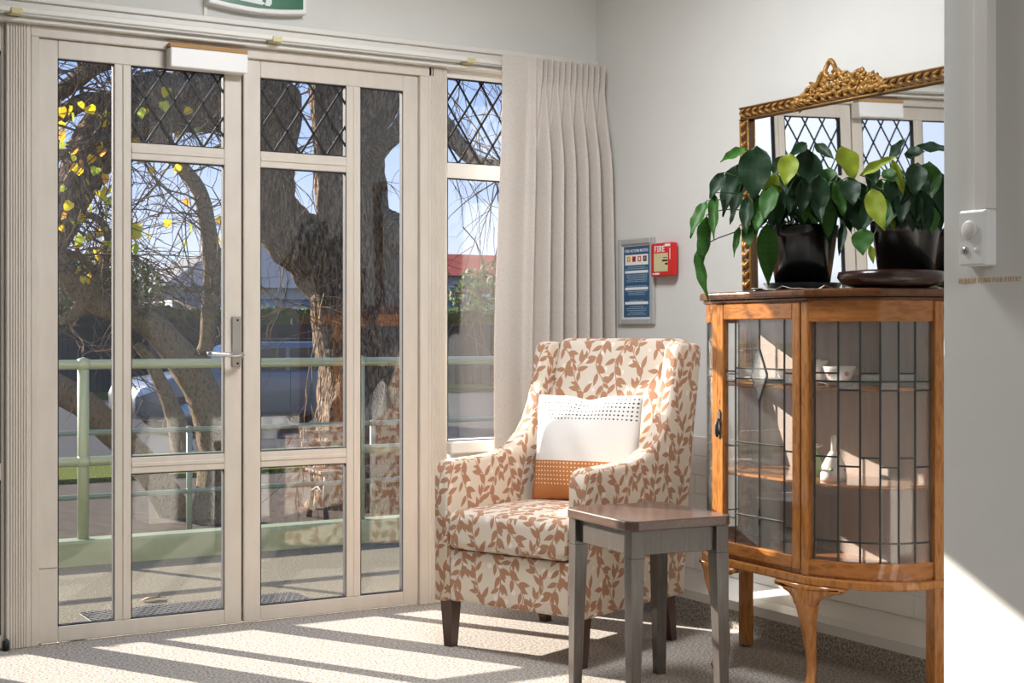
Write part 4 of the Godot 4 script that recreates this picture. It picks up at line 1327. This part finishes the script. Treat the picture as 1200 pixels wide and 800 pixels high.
func plants() -> void:
	for k in 3:
		LEAF.append(leaf_mesh([0.16, 0.32, 0.24][k], k))
	rng.seed = 41
	single("doily", doily_mesh(), M.lace, "crumpled white lace doily under the lily pot on the cabinet", "doily", "", Vector3(3.13, 1.2325, -3.47))
	lily(Vector3(3.155, 1.2355, -3.495), "drooping peace lily in a shiny black pot standing on a saucer", 0.192, 0.113, 0.085, LILY_ONE, true)
	var bowl := [Vector2(0, 0), Vector2(0.10, 0), Vector2(0.145, 0.012), Vector2(0.160, 0.034), Vector2(0.156, 0.05), Vector2(0.12, 0.055), Vector2(0.11, 0.048), Vector2(0, 0.02)]
	single("wooden_dish", lathe_mesh(bowl, 40), M.dish, "dark polished wooden dish under the lily pot by the projecting wall", "dish", "", Vector3(3.205, 1.2325, -3.16))
	lily(Vector3(3.235, 1.2525, -3.13), "peace lily in a black pot set in the dark wooden dish", 0.178, 0.105, 0.078, LILY_TWO, false)

func doily_mesh() -> ArrayMesh:
	var st := S(true)
	var n := 48
	var ring := func(r: float, y: float) -> Array:
		var o := []
		for j in n:
			var a := TAU * j / n
			var rr := r * (1.0 + 0.05 * sin(a * 12.0) + 0.04 * sin(a * 5.0))
			o.append(Vector3(cos(a) * rr, y + maxf(0.0, 0.009 * sin(a * 7.0 + 1.0) + 0.006 * sin(a * 13.0)) * smoothstep(0.126, 0.152, r), -sin(a) * rr))
		return o
	var rs := [[0.0, 0.0], [0.10, 0.0], [0.15, 0.001], [0.155, 0.002], [0.15, 0.003], [0.10, 0.002], [0.0, 0.002]]
	for k in rs.size() - 1:
		var lo: Array = ring.call(rs[k][0], rs[k][1])
		var hi: Array = ring.call(rs[k + 1][0], rs[k + 1][1])
		for j in n:
			var m := (j + 1) % n
			quad(st, lo[j], lo[m], hi[m], hi[j])
	return done(st)

# ---------------------------------------------------------------- things on the walls

func on_right(z: float, y: float, out := 0.0) -> Transform3D:
	return Transform3D(Basis(Vector3.UP, deg_to_rad(-90)), Vector3(3.54 - out, y, z))

func wall_fittings() -> void:
	# framed fire notice
	var t := thing("fire_notice", "framed blue fire action notice on the wall beside the curtain", "notice", Vector3(3.54, 1.3135, -4.925), deg_to_rad(-90))
	for s: int in [-1, 1]:
		part(t, "frame_bar", box(Vector3(s * 0.115 - 0.0125, -0.18, 0.0), Vector3(s * 0.115 + 0.0125, 0.18, 0.016), 0.004), M.silver)
		part(t, "frame_bar", box(Vector3(-0.1025, s * 0.167 - 0.0125, 0.0), Vector3(0.1025, s * 0.167 + 0.0125, 0.016), 0.004), M.silver)
	part(t, "paper", box(Vector3(-0.1025, -0.1545, 0.0), Vector3(0.1025, 0.1545, 0.006)), M.white_plastic)
	var nm := mat(Color.WHITE, 0.35)
	nm.albedo_texture = notice_texture()
	var st := S()
	quad_uv(st, [Vector3(-0.092, -0.148, 0.0065), Vector3(0.092, -0.148, 0.0065), Vector3(0.092, 0.148, 0.0065), Vector3(-0.092, 0.148, 0.0065)], [Vector2(0, 1), Vector2(1, 1), Vector2(1, 0), Vector2(0, 0)])
	part(t, "print", done(st), nm)
	part(t, "title", text_mesh("FIRE ACTION NOTICE", 0.0165, 0.0004), M.white_plastic, Vector3(0, 0.129, 0.0068))
	# call point
	t = thing("fire_call_point", "red fire alarm call point on the wall beside the notice", "alarm", Vector3(3.54, 1.395, -4.709), deg_to_rad(-90))
	part(t, "housing", rbox(Vector3(0.146, 0.136, 0.03), 0.008, 2), M.red, Vector3(0, 0, 0.025))
	part(t, "window", box(Vector3(-0.048, -0.048, 0.0395), Vector3(0.044, 0.026, 0.0415), 0.0005), M.beige_plastic)
	var ar := part(t, "push_mark", box(Vector3(0.008, -0.008, 0.0413), Vector3(0.044, -0.001, 0.0421)), M.black)
	part(ar, "push_mark", box(Vector3(0.028, -0.022, 0.0413), Vector3(0.044, -0.014, 0.0421)), M.black)
	part(ar, "push_mark", box(Vector3(0.016, 0.006, 0.0413), Vector3(0.04, 0.009, 0.0421)), M.rubber)
	part(t, "lettering", text_mesh("FIRE", 0.034, 0.0008), M.white_plastic, Vector3(-0.012, 0.043, 0.0402))
	part(t, "small_print", box(Vector3(-0.058, -0.060, 0.0398), Vector3(-0.05, -0.053, 0.0404)), M.white_plastic)
	part(t, "small_print", box(Vector3(-0.045, -0.060, 0.0398), Vector3(-0.012, -0.053, 0.0404)), M.white_plastic)
	part(t, "small_print", box(Vector3(0.056, 0.0, 0.0398), Vector3(0.06, 0.045, 0.0404)), M.white_plastic)
	part(t, "small_print", box(Vector3(0.024, 0.052, 0.0398), Vector3(0.06, 0.062, 0.0404)), M.white_plastic)
	# exit sign over the doors
	t = thing("exit_sign", "green running-man exit sign in a white case above the doors", "sign", Vector3(1.975, 2.31, -5.235))
	var case_ := []
	var face := []
	for k in 9:
		var f := k / 8.0
		case_.append(Vector2(lerpf(-0.195, 0.195, f), 0.012 - 0.016 * sin(f * PI)))
		face.append(Vector2(lerpf(-0.178, 0.178, f), 0.028 - 0.014 * sin(f * PI)))
	case_.append_array([Vector2(0.195, 0.19), Vector2(-0.195, 0.19)])
	face.append_array([Vector2(0.178, 0.176), Vector2(-0.178, 0.176)])
	part(t, "case", slab_mesh(case_, 0.05, 0.006, 2, false, Transform3D(Basis(), Vector3(0, 0, 0.025))), M.white_plastic)
	part(t, "green_face", slab_mesh(face, 0.003, 0.0, 1, false, Transform3D(Basis(), Vector3(0, 0, 0.051))), M.green_sign)
	part(t, "doorway_mark", slab_mesh([Vector2(-0.075, 0.034), Vector2(0.012, 0.026), Vector2(0.025, 0.033), Vector2(0.012, 0.04), Vector2(0.022, 0.09), Vector2(0.022, 0.165), Vector2(-0.06, 0.165), Vector2(-0.06, 0.046)], 0.0016, 0.0, 1, false, Transform3D(Basis(), Vector3(0, 0, 0.0532))), M.sign_white)
	part(t, "doorway_mark", slab_mesh([Vector2(0.022, 0.026), Vector2(0.042, 0.024), Vector2(0.05, 0.034), Vector2(0.05, 0.165), Vector2(0.03, 0.165), Vector2(0.03, 0.05)], 0.0016, 0.0, 1, false, Transform3D(Basis(), Vector3(0, 0, 0.0532))), M.sign_white)
	# a thin cable cover rising beside it
	single("cable_cover", box(Vector3(1.775, 2.27, -5.235), Vector3(1.789, 2.75, -5.227), 0.002), M.trim_white, "thin white cable cover beside the exit sign", "cable cover")
	# door closer on its packing board
	t = thing("door_closer", "white door closer with a bare wood packing strip above the left door leaf", "door closer", Vector3(1.79, 2.1, -5.2425))
	part(t, "cover", box(Vector3(-0.155, -0.028, 0.0), Vector3(0.142, 0.045, 0.06), 0.004), M.white_plastic)
	part(t, "packing_strip", box(Vector3(-0.157, 0.046, 0.0), Vector3(0.141, 0.06, 0.058), 0.001), M.packing)
	# sensor box, trunking and the little sign on the projecting wall
	t = thing("doorbell_box", "white doorbell box with a round button on the projecting wall", "doorbell", Vector3(2.47, 1.303, -2.166), deg_to_rad(-90))
	part(t, "back_box", box(Vector3(-0.037, -0.06, 0.0), Vector3(0.037, 0.06, 0.034), 0.003), M.white_plastic)
	part(t, "face_plate", box(Vector3(-0.034, -0.056, 0.034), Vector3(0.034, 0.056, 0.038), 0.0015), M.white_plastic)
	part(t, "push_button", lathe_mesh([Vector2(0, 0), Vector2(0.020, 0), Vector2(0.0195, 0.004), Vector2(0.016, 0.006), Vector2(0, 0.0065)], 24), M.trim_white, Vector3(-0.004, 0.018, 0.038), Basis(Vector3.RIGHT, PI / 2))
	var key := part(t, "key_switch", lathe_mesh([Vector2(0, 0), Vector2(0.0085, 0), Vector2(0.008, 0.003), Vector2(0, 0.003)], 18), M.steel, Vector3(-0.016, -0.026, 0.038), Basis(Vector3.RIGHT, PI / 2))
	part(key, "key_slot", box(Vector3(-0.001, 0.0028, -0.004), Vector3(0.001, 0.0034, 0.004)), M.black)
	part(t, "indicator", lathe_mesh([Vector2(0, 0), Vector2(0.0055, 0), Vector2(0.005, 0.002), Vector2(0, 0.0025)], 16), M.trim_white, Vector3(0.014, -0.026, 0.038), Basis(Vector3.RIGHT, PI / 2))
	single("cable_trunking", box(Vector3(2.442, 1.364, -2.168), Vector3(2.47, 2.75, -2.13), 0.002), M.trim_white, "white cable trunking rising from the doorbell box", "trunking")
	single("wall_lettering", text_mesh("PLEASE RING FOR ENTRY", 0.0145, 0.0005), M.ink_gold, "tan lettering reading PLEASE RING FOR ENTRY below the doorbell box", "sign", "", Vector3(2.4697, 1.2135, -2.15), Basis(Vector3.UP, deg_to_rad(-90)))

# ---------------------------------------------------------------- ramp railings

func rail_run(label: String, z: float, xs: Array, base: float, top: float, mid: float, r: float, x0: float, x1: float, m: Material) -> void:
	var t := thing("handrail", label, "railing", Vector3(0, base, z))
	for y: float in [top, mid]:
		part(t, "rail", tube_mesh([Vector3(x0, y - base, 0), Vector3(x1, y - base, 0)], [r * 0.86], 14), m)
	for x: float in xs:
		var p := part(t, "post", tube_mesh([Vector3(x, 0, 0), Vector3(x, top - base, 0)], [r], 14), m)
		for y: float in [top, mid]:
			part(p, "ball_fitting", lathe_mesh([Vector2(0, -r * 1.35), Vector2(r * 0.95, -r * 1.0), Vector2(r * 1.36, -r * 0.3), Vector2(r * 1.36, r * 0.3), Vector2(r * 0.95, r * 1.0), Vector2(0, r * 1.35)], 14), m, Vector3(x, y - base, 0))

func railings() -> void:
	rail_run("pale green tubular handrail standing on the green kerb", -7.09, [-2.59, -1.125, 0.34, 1.805, 3.27, 4.735, 6.2, 7.665], 0.105, 0.947, 0.478, 0.0275, -3.5, 8.6, M.rail_green)
	rail_run("lower green tubular handrail down on the forecourt", -10.7, [-1.07, 0.46, 1.99, 3.52, 5.05, 6.58, 8.11, 9.64], -0.6, 0.37, -0.098, 0.0225, -2.0, 10.6, M.rail_green)
	# ribbed mat outside the threshold
	var t := thing("rubber_mat", "dark open-grid rubber mat outside the glazed doors", "mat", Vector3(1.92, -0.015, -5.67))
	part(t, "sheet", box(Vector3(-0.455, 0.0, -0.15), Vector3(0.455, 0.004, 0.15), 0.0015), M.rubber)
	for s: int in [-1, 1]:
		var st := S()
		for k in 44:
			var x := -0.58 + k * 0.027
			var a := Vector3(clampf(x, -0.45, 0.45), 0.007, 0)
			var x1 := x + 0.15
			var za := -0.148 + (maxf(x, -0.45) - x) / 0.15 * 0.296
			var zb := 0.148 - (x1 - minf(x1, 0.45)) / 0.15 * 0.296
			if zb - za < 0.02:
				continue
			a = Vector3(maxf(x, -0.45), 0.007, za * s)
			var b := Vector3(minf(x1, 0.45), 0.007, zb * s)
			var d := (b - a).normalized()
			cbox(st, (a + b) / 2, Vector3(a.distance_to(b), 0.007, 0.006), 0.001, Basis(d, Vector3.UP, d.cross(Vector3.UP)))
		var o := part(t, "rib", done(st), M.rubber)
		o.set_meta("kind", "stuff")
	# curled dead leaf
	var lf := thing("fallen_leaf", "curled dry brown leaf lying on the concrete ramp", "leaf", Vector3(1.80, -0.014, -5.95), 0.5)
	var g := leaf_mesh(0.5, 3)
	part(lf, "blade", g, mat(c8(196, 158, 128), 0.8), Vector3(-0.05, 0.006, -0.02), Basis(Vector3(0, 0.01, 0.05), Vector3(0, 0.08, 0), Vector3(0.11, 0, 0.03)))

# ---------------------------------------------------------------- trees

func smooth_limb(l: Array) -> Array:
	var c := Curve3D.new()
	for k in l.size():
		var p := Vector3(l[k][0], l[k][1], l[k][2])
		var a: Array = l[maxi(k - 1, 0)]
		var b: Array = l[mini(k + 1, l.size() - 1)]
		var d := Vector3(b[0] - a[0], b[1] - a[1], b[2] - a[2]) / 6.0
		c.add_point(p, -d, d)
	var pts := []
	var rad := []
	var n := (l.size() - 1) * 8
	for i in n + 1:
		var f := float(i) / 8.0
		var k := mini(int(f), l.size() - 2)
		pts.append(c.sample(k, f - k))
		rad.append(lerpf(l[k][3], l[k + 1][3], f - k))
	return [pts, rad]

func limb_mesh(l: Array, sides: int, rough: float, ns: FastNoiseLite) -> ArrayMesh:
	var sm := smooth_limb(l)
	var st := S(true)
	var pts: Array = sm[0]
	var rings := []
	var n := pts.size()
	var nn := Vector3(0.3, 0.1, 1).normalized()
	for k in n:
		var t: Vector3 = (pts[mini(k + 1, n - 1)] - pts[maxi(k - 1, 0)]).normalized()
		nn = (nn - t * nn.dot(t)).normalized()
		var bb := t.cross(nn)
		var ring := []
		for j in sides:
			var a := TAU * j / sides
			var d := nn * cos(a) + bb * sin(a)
			var p: Vector3 = pts[k] + d * sm[1][k]
			ring.append(pts[k] + d * sm[1][k] * (1.0 + rough * ns.get_noise_3d(p.x * 60, p.y * 28, p.z * 60) + rough * 0.5 * sin(a * 5.0 + pts[k].y * 1.3) - rough * 1.1 * (1.0 - absf(ns.get_noise_3d(cos(a) * 60.0, k * 1.4, sin(a) * 60.0)) * 3.0)))
		rings.append(ring)
	for k in n - 1:
		for j in sides:
			var m := (j + 1) % sides
			quad(st, rings[k][j], rings[k][m], rings[k + 1][m], rings[k + 1][j])
	for j in range(1, sides - 1):
		tri(st, rings[0][0], rings[0][j + 1], rings[0][j])
		tri(st, rings[n - 1][0], rings[n - 1][j], rings[n - 1][j + 1])
	return done(st)

func twig(st: SurfaceTool, p: Vector3, d: Vector3, length: float, r: float, depth: int, weep: float) -> void:
	var pts := [p]
	var rad := [r]
	var n := 5
	for k in n:
		d = (d + Vector3(rng.randf_range(-0.34, 0.34), rng.randf_range(-0.30, 0.30) - weep, rng.randf_range(-0.34, 0.34))).normalized()
		p += d * length / n
		pts.append(p)
		rad.append(r * (1.0 - 0.8 * (k + 1) / n))
		if depth > 0 and rng.randf() < 0.8:
			twig(st, p, (d + Vector3(rng.randf_range(-1, 1), rng.randf_range(-0.7, 0.7), rng.randf_range(-1, 1)) * 0.9).normalized(), length * rng.randf_range(0.45, 0.75), r * 0.6, depth - 1, weep)
	tube(st, pts, rad, 3, false)

func grow_twigs(tree: Node, called: String, limbs: Dictionary, keys: Array, count: int, length: float, r: float, depth: int, weep: float) -> void:
	var st := S(true)
	for key: String in keys:
		var l: Array = limbs[key]
		for k in count:
			var f := rng.randf_range(0.3, l.size() - 1.001)
			var i := int(f)
			var p := Vector3(l[i][0], l[i][1], l[i][2]).lerp(Vector3(l[i + 1][0], l[i + 1][1], l[i + 1][2]), f - i)
			var d := Vector3(rng.randf_range(-1, 1), rng.randf_range(-0.6, 1.0), rng.randf_range(-1, 1)).normalized()
			twig(st, p + d * l[i][3] * 0.7, d, length * rng.randf_range(0.5, 1.2), r, depth, weep)
	var o := part(tree, called, done(st), M.twig)
	o.set_meta("kind", "stuff")

func tree_node(called: String, label: String, limbs: Dictionary, m: Material, rough: float, sides: int) -> Node3D:
	var at: Array = limbs["trunk"][0]
	var base := Vector3(at[0], -0.6, at[2])
	var t := thing(called, label, "tree", base)
	var ns := FastNoiseLite.new()
	ns.seed = 9
	ns.frequency = 0.05
	for key: String in limbs:
		var o := part(t, "trunk" if key == "trunk" else "limb", limb_mesh(limbs[key], sides, rough, ns), m, -base)
		o.name = "trunk" if key == "trunk" else "limb"
	return t

func trees() -> void:
	rng.seed = 77
	var big := tree_node("elm_tree", "old gnarled tree with a massive ridged trunk and an arching limb", BIG_TREE, M.bark, 0.09, 56)
	var holder := Node3D.new()
	holder.name = "twigs"
	big.add_child(holder)
	holder.position = -big.position
	grow_twigs(holder, "weeping_twigs", BIG_TREE, ["arch", "low_limb", "high_a", "high_b", "high_c"], 12, 1.3, 0.014, 2, 0.10)
	grow_twigs(holder, "weeping_twigs", BIG_TREE, ["right_branch", "right_top", "stem"], 8, 1.6, 0.012, 2, 0.16)
	var low := tree_node("leaning_tree", "low crooked tree with a bent trunk and an upright stem", LOW_TREE, M.bark_pale, 0.06, 28)
	holder = Node3D.new()
	holder.name = "twigs"
	low.add_child(holder)
	holder.position = -low.position
	grow_twigs(holder, "bare_twigs", LOW_TREE, ["upright", "side", "side2", "drop"], 13, 1.2, 0.012, 2, 0.03)
	# the last yellow leaves
	var lm := heart_leaf()
	for k in 110:
		var q := Vector3(3.05, 2.3, -12.1)
		if k < 62:
			q = Vector3(rng.randfn(3.12, 0.2), rng.randf_range(1.95, 3.0), rng.randf_range(-12.4, -11.8))
		elif k < 88:
			q = Vector3(rng.randf_range(3.0, 3.6), rng.randf_range(1.55, 2.1), rng.randf_range(-12.4, -11.9))
		else:
			q = Vector3(rng.randf_range(3.5, 4.5), rng.randf_range(1.9, 3.3), rng.randf_range(-12.6, -11.9))
		var s := rng.randf_range(0.06, 0.1)
		part(low, "leaf", lm, M.yellow_leaf[rng.randi() % 4], q - low.position, Basis.from_euler(Vector3(rng.randf_range(-0.7, 0.7), rng.randf_range(-0.9, 0.9) + 0.3, rng.randf_range(-0.7, 0.7))).scaled(Vector3(s, s, s)))
	tree_node("bare_tree", "mossy bare trunk leaning away from the low crooked tree", LEAN_TREE, M.bark_pale, 0.05, 28)

func heart_leaf() -> ArrayMesh:
	# hangs from its stalk: unit size, in the xy plane
	var st := S(true)
	var pts := [Vector3(0, 0, 0), Vector3(0.32, 0.06, 0.03), Vector3(0.48, -0.22, 0.06), Vector3(0.34, -0.62, 0.03), Vector3(0, -1.0, -0.08), Vector3(-0.34, -0.62, 0.03), Vector3(-0.48, -0.22, 0.06), Vector3(-0.32, 0.06, 0.03)]
	var c := Vector3(0, -0.38, -0.03)
	for k in pts.size():
		tri(st, c, pts[(k + 1) % pts.size()], pts[k])
	return done(st)

# ---------------------------------------------------------------- the street

func leaf_cloud(parent: Node, centre: Vector3, size: Vector3, count: int, m: Material, s: float) -> void:
	var mm := MultiMesh.new()
	mm.transform_format = MultiMesh.TRANSFORM_3D
	mm.mesh = heart_leaf()
	mm.instance_count = count
	for k in count:
		var d := Vector3(rng.randfn(), rng.randfn(), rng.randfn()).normalized() * pow(rng.randf(), 0.4)
		var z := s * rng.randf_range(0.6, 1.3)
		mm.set_instance_transform(k, Transform3D(Basis.from_euler(Vector3(rng.randf() * TAU, rng.randf() * TAU, 0)).scaled(Vector3(z, z, z)), centre + d * size / 2))
	var o := MultiMeshInstance3D.new()
	o.name = "foliage"
	o.multimesh = mm
	o.material_override = m
	o.set_meta("kind", "stuff")
	parent.add_child(o, true)

func car() -> void:
	# nose towards -x; y from the road up
	var t := thing("parked_car", "silver estate car parked in the street behind the trees", "car", Vector3(7.0, -0.62, -24.9))
	var body := [Vector2(0.0, 0.35), Vector2(-0.02, 0.62), Vector2(0.06, 0.78), Vector2(0.35, 0.92), Vector2(1.15, 1.04), Vector2(4.55, 1.06), Vector2(4.62, 0.8), Vector2(4.6, 0.35), Vector2(4.1, 0.26), Vector2(0.2, 0.24)]
	part(t, "body", slab_mesh(body, 1.76, 0.10, 4, true), M.car_paint)
	var cabin := [Vector2(1.05, 1.0), Vector2(1.95, 1.5), Vector2(2.3, 1.56), Vector2(4.0, 1.56), Vector2(4.35, 1.46), Vector2(4.55, 1.0)]
	var cb := part(t, "cabin", slab_mesh(cabin, 1.5, 0.08, 3, true), M.car_paint)
	for s: int in [-1, 1]:
		for w in [[Vector2(1.5, 1.05), Vector2(2.05, 1.42), Vector2(2.7, 1.46), Vector2(2.7, 1.05)], [Vector2(2.78, 1.05), Vector2(2.78, 1.46), Vector2(3.55, 1.45), Vector2(3.65, 1.05)], [Vector2(3.73, 1.05), Vector2(3.63, 1.44), Vector2(4.0, 1.42), Vector2(4.25, 1.08)]]:
			part(cb, "side_window", slab_mesh(w, 0.02, 0.0, 1, false, Transform3D(Basis(), Vector3(0, 0, s * 0.752))), M.car_glass)
		part(cb, "roof_rail", tube_mesh([Vector3(2.2, 1.585, s * 0.62), Vector3(3.0, 1.61, s * 0.62), Vector3(4.0, 1.6, s * 0.62)], [0.018], 8), M.tyre)
		for x: float in [0.88, 3.62]:
			var wl := part(t, "wheel", lathe_mesh([Vector2(0, -0.11), Vector2(0.3, -0.11), Vector2(0.335, -0.08), Vector2(0.335, 0.08), Vector2(0.3, 0.11), Vector2(0, 0.11)], 28), M.tyre, Vector3(x, 0.335, s * 0.80), Basis(Vector3.RIGHT, PI / 2))
			part(wl, "rim", lathe_mesh([Vector2(0, -0.118), Vector2(0.2, -0.116), Vector2(0.2, 0.116), Vector2(0, 0.118)], 20), M.steel)
		part(t, "headlamp", slab_mesh([Vector2(-0.005, 0.64), Vector2(0.06, 0.79), Vector2(0.34, 0.88), Vector2(0.30, 0.74)], 0.2, 0.02, 2, true, Transform3D(Basis(), Vector3(0, 0, s * 0.80))), M.lamp_glass)
		part(t, "wing_mirror", rbox(Vector3(0.16, 0.14, 0.2), 0.05, 1), M.car_paint, Vector3(1.62, 1.1, s * 0.98))
		part(t, "door_seam", box(Vector3(2.735, 0.4, s * 0.878 - 0.004), Vector3(2.745, 1.04, s * 0.878 + 0.004)), M.tyre)
	part(t, "windscreen", slab_mesh([Vector2(1.16, 1.07), Vector2(1.95, 1.505), Vector2(1.99, 1.49), Vector2(1.22, 1.05)], 1.3, 0.0), M.car_glass)
	part(t, "grille", box(Vector3(-0.035, 0.42, -0.5), Vector3(0.01, 0.62, 0.5), 0.01), M.tyre)

func house(label: String, at: Vector3, w: float, roof: Material, ridge: float, eave: float) -> void:
	var t := thing("house", label, "house", at)
	part(t, "wall", box(Vector3(-w / 2, 0, -8), Vector3(w / 2, eave, 0)), M.weatherboard)
	for k in int(eave / 0.2):
		part(t, "weatherboard", box(Vector3(-w / 2, k * 0.2, 0.0), Vector3(w / 2, k * 0.2 + 0.185, 0.025), 0.004), M.weatherboard)
	var st := S()
	var r := 0.5
	var a := [Vector3(-w / 2 - r, eave, r), Vector3(w / 2 + r, eave, r), Vector3(w / 2 + r, eave, -8 - r), Vector3(-w / 2 - r, eave, -8 - r)]
	var p := Vector3(-w / 2 + 3.4, ridge, -4)
	var q := Vector3(w / 2 - 3.4, ridge, -4)
	quad(st, a[0], a[1], q, p)
	quad(st, a[2], a[3], p, q)
	tri(st, a[1], a[2], q)
	tri(st, a[3], a[0], p)
	quad(st, a[3], a[2], a[1], a[0])
	part(t, "roof", done(st), roof)
	# verandah with posts, lace brackets and windows
	st = S()
	hexa(st, [Vector3(-w / 2, eave - 0.45, 0), Vector3(w / 2, eave - 0.45, 0), Vector3(w / 2, eave - 0.85, 2.2), Vector3(-w / 2, eave - 0.85, 2.2)], [Vector3(-w / 2, eave - 0.38, 0), Vector3(w / 2, eave - 0.38, 0), Vector3(w / 2, eave - 0.78, 2.2), Vector3(-w / 2, eave - 0.78, 2.2)])
	part(t, "verandah_roof", done(st), roof)
	part(t, "verandah_beam", box(Vector3(-w / 2, eave - 1.05, 2.05), Vector3(w / 2, eave - 0.85, 2.18), 0.01), M.house_trim)
	var n := int(w / 2.4)
	for k in n + 1:
		var x := lerpf(-w / 2 + 0.08, w / 2 - 0.08, float(k) / n)
		var post := part(t, "verandah_post", box(Vector3(x - 0.06, 0, 2.06), Vector3(x + 0.06, eave - 1.05, 2.17), 0.01), M.house_trim)
		for s: int in [-1, 1]:
			var arc := []
			for i in 7:
				var f := i / 6.0
				arc.append(Vector3(x + s * (0.06 + 0.5 * f), eave - 1.05 - 0.5 * pow(1 - f, 2.2) - 0.04, 2.11))
			part(post, "lace_bracket", tube_mesh(arc, [0.03], 5), M.house_trim)
	for k in n:
		var x := lerpf(-w / 2, w / 2, (k + 0.5) / n)
		var fr := part(t, "window", box(Vector3(x - 0.55, 0.8, 0.0), Vector3(x + 0.55, 2.3, 0.05), 0.01), M.house_trim)
		for s: int in [-1, 1]:
			part(fr, "pane", box(Vector3(x - 0.47 + (s + 1) * 0.25, 0.88, 0.03), Vector3(x - 0.03 + (s + 1) * 0.25, 2.22, 0.06)), M.house_glass)

func street() -> void:
	rng.seed = 91
	car()
	# dark paling fence along the far side
	var t := thing("paling_fence", "dark charcoal paling fence with lattice along the far side of the street", "fence", Vector3(0, -0.55, -40.2))
	for k in 16:
		var x := 2.0 + k * 2.4
		part(t, "post", box(Vector3(x - 0.07, 0, -0.07), Vector3(x + 0.07, 2.08, 0.07), 0.01), M.fence)
		var st := S()
		var lattice := x < 14.0
		for b in 15:
			cbox(st, Vector3(x + 0.08 + b * 0.155, 0.78 if lattice else 0.96, 0.0 if b % 2 else 0.02), Vector3(0.148, 1.5 if lattice else 1.88, 0.02), 0.003)
		part(t, "paling_panel", done(st), M.fence)
		if lattice:
			var ls := S()
			for s: int in [-1, 1]:
				for b in 22:
					cbox(ls, Vector3(x + 0.1 + b * 0.105, 1.78, 0.005 * s), Vector3(0.03, 0.58, 0.01), 0.0, Basis(Vector3.BACK, s * 0.7))
			cbox(ls, Vector3(x + 1.2, 2.03, 0), Vector3(2.36, 0.06, 0.06), 0.005)
			part(t, "lattice_panel", done(ls), M.fence)
	# clipped hedge showing over the fence
	var hn := FastNoiseLite.new()
	hn.seed = 3
	hn.frequency = 0.9
	var rough := func(p: Vector3) -> Vector3:
		return p + Vector3(0, 1, 1) * hn.get_noise_3d(p.x * 2, p.y * 2, p.z * 2) * 0.35
	t = thing("hedge", "clipped green hedge rising over the dark fence", "hedge", Vector3(22, 0.6, -42.0))
	part(t, "bulk", rbox(Vector3(24, 2.3, 1.6), 0.3, 60, rough), M.hedge)
	leaf_cloud(t, Vector3(0, 1.1, 0), Vector3(25, 0.5, 1.8), 2200, M.bush_leaf, 0.09)
	# loose shrubs behind the fence
	for s in [[Vector3(11.6, 2.0, -43.0), Vector3(3.6, 3.4, 2.6), "loose green shrub over the lattice fence between the tree stems"], [Vector3(8.4, 1.7, -43.2), Vector3(3.0, 2.6, 2.4), "low green shrub over the lattice fence beside the drooping yellow leaves"], [Vector3(27.5, 2.4, -45.0), Vector3(6.5, 3.2, 3.0), "mixed shrub below the red roof seen through the curtain window"]]:
		t = thing("shrub", s[2], "shrub", s[0] - Vector3(0, s[1].y / 2, 0), 0.0, "shrubs behind the street fence")
		leaf_cloud(t, Vector3(0, s[1].y / 2, 0), s[1], 3600, M.bush_leaf, 0.15)
		part(t, "stem", tube_mesh([Vector3(0, -1.5, 0), Vector3(0.1, s[1].y * 0.7, 0)], [0.09, 0.03], 7), M.twig)
	house("grey weatherboard cottage with a lace-trimmed verandah behind the fence", Vector3(21.0, -0.6, -49.0), 11.0, M.roof_grey, 5.1, 3.3)
	house("long grey-roofed house behind the low crooked tree", Vector3(8.2, -0.6, -52.0), 12.0, M.roof_grey, 5.7, 3.5)
	house("house with a red roof seen through the curtain window", Vector3(34.5, -0.6, -56.0), 12.0, M.roof_red, 5.4, 4.2)
	# bench with cast iron ends in front of the old tree
	t = thing("park_bench", "wooden slatted bench with cast iron ends before the old tree", "bench", Vector3(5.85, -0.6, -12.2), deg_to_rad(-4))
	for s: int in [-1, 1]:
		var e := S(true)
		tube(e, [Vector3(s * 0.62, 0, 0.24), Vector3(s * 0.62, 0.2, 0.17), Vector3(s * 0.62, 0.42, 0.22)], [0.028, 0.02, 0.022], 8)
		tube(e, [Vector3(s * 0.62, 0, -0.26), Vector3(s * 0.62, 0.2, -0.17), Vector3(s * 0.62, 0.42, -0.2), Vector3(s * 0.62, 0.62, -0.27), Vector3(s * 0.62, 0.8, -0.33)], [0.028, 0.02, 0.022, 0.02, 0.016], 8)
		tube(e, [Vector3(s * 0.62, 0.25, 0.17), Vector3(s * 0.62, 0.3, 0), Vector3(s * 0.62, 0.25, -0.17)], [0.014], 6)
		tube(e, [Vector3(s * 0.62, 0.42, -0.22), Vector3(s * 0.62, 0.42, 0.24)], [0.018], 6)
		part(t, "iron_end", done(e), M.bench_iron)
	for k in 5:
		part(t, "seat_slat", box(Vector3(-0.68, 0.435, -0.19 + k * 0.09), Vector3(0.68, 0.46, -0.12 + k * 0.09), 0.004), M.bench_wood)
	for k in 3:
		part(t, "back_slat", box(Vector3(-0.68, 0.52 + k * 0.1, -0.27 - k * 0.033), Vector3(0.68, 0.59 + k * 0.1, -0.245 - k * 0.033), 0.004), M.bench_wood)
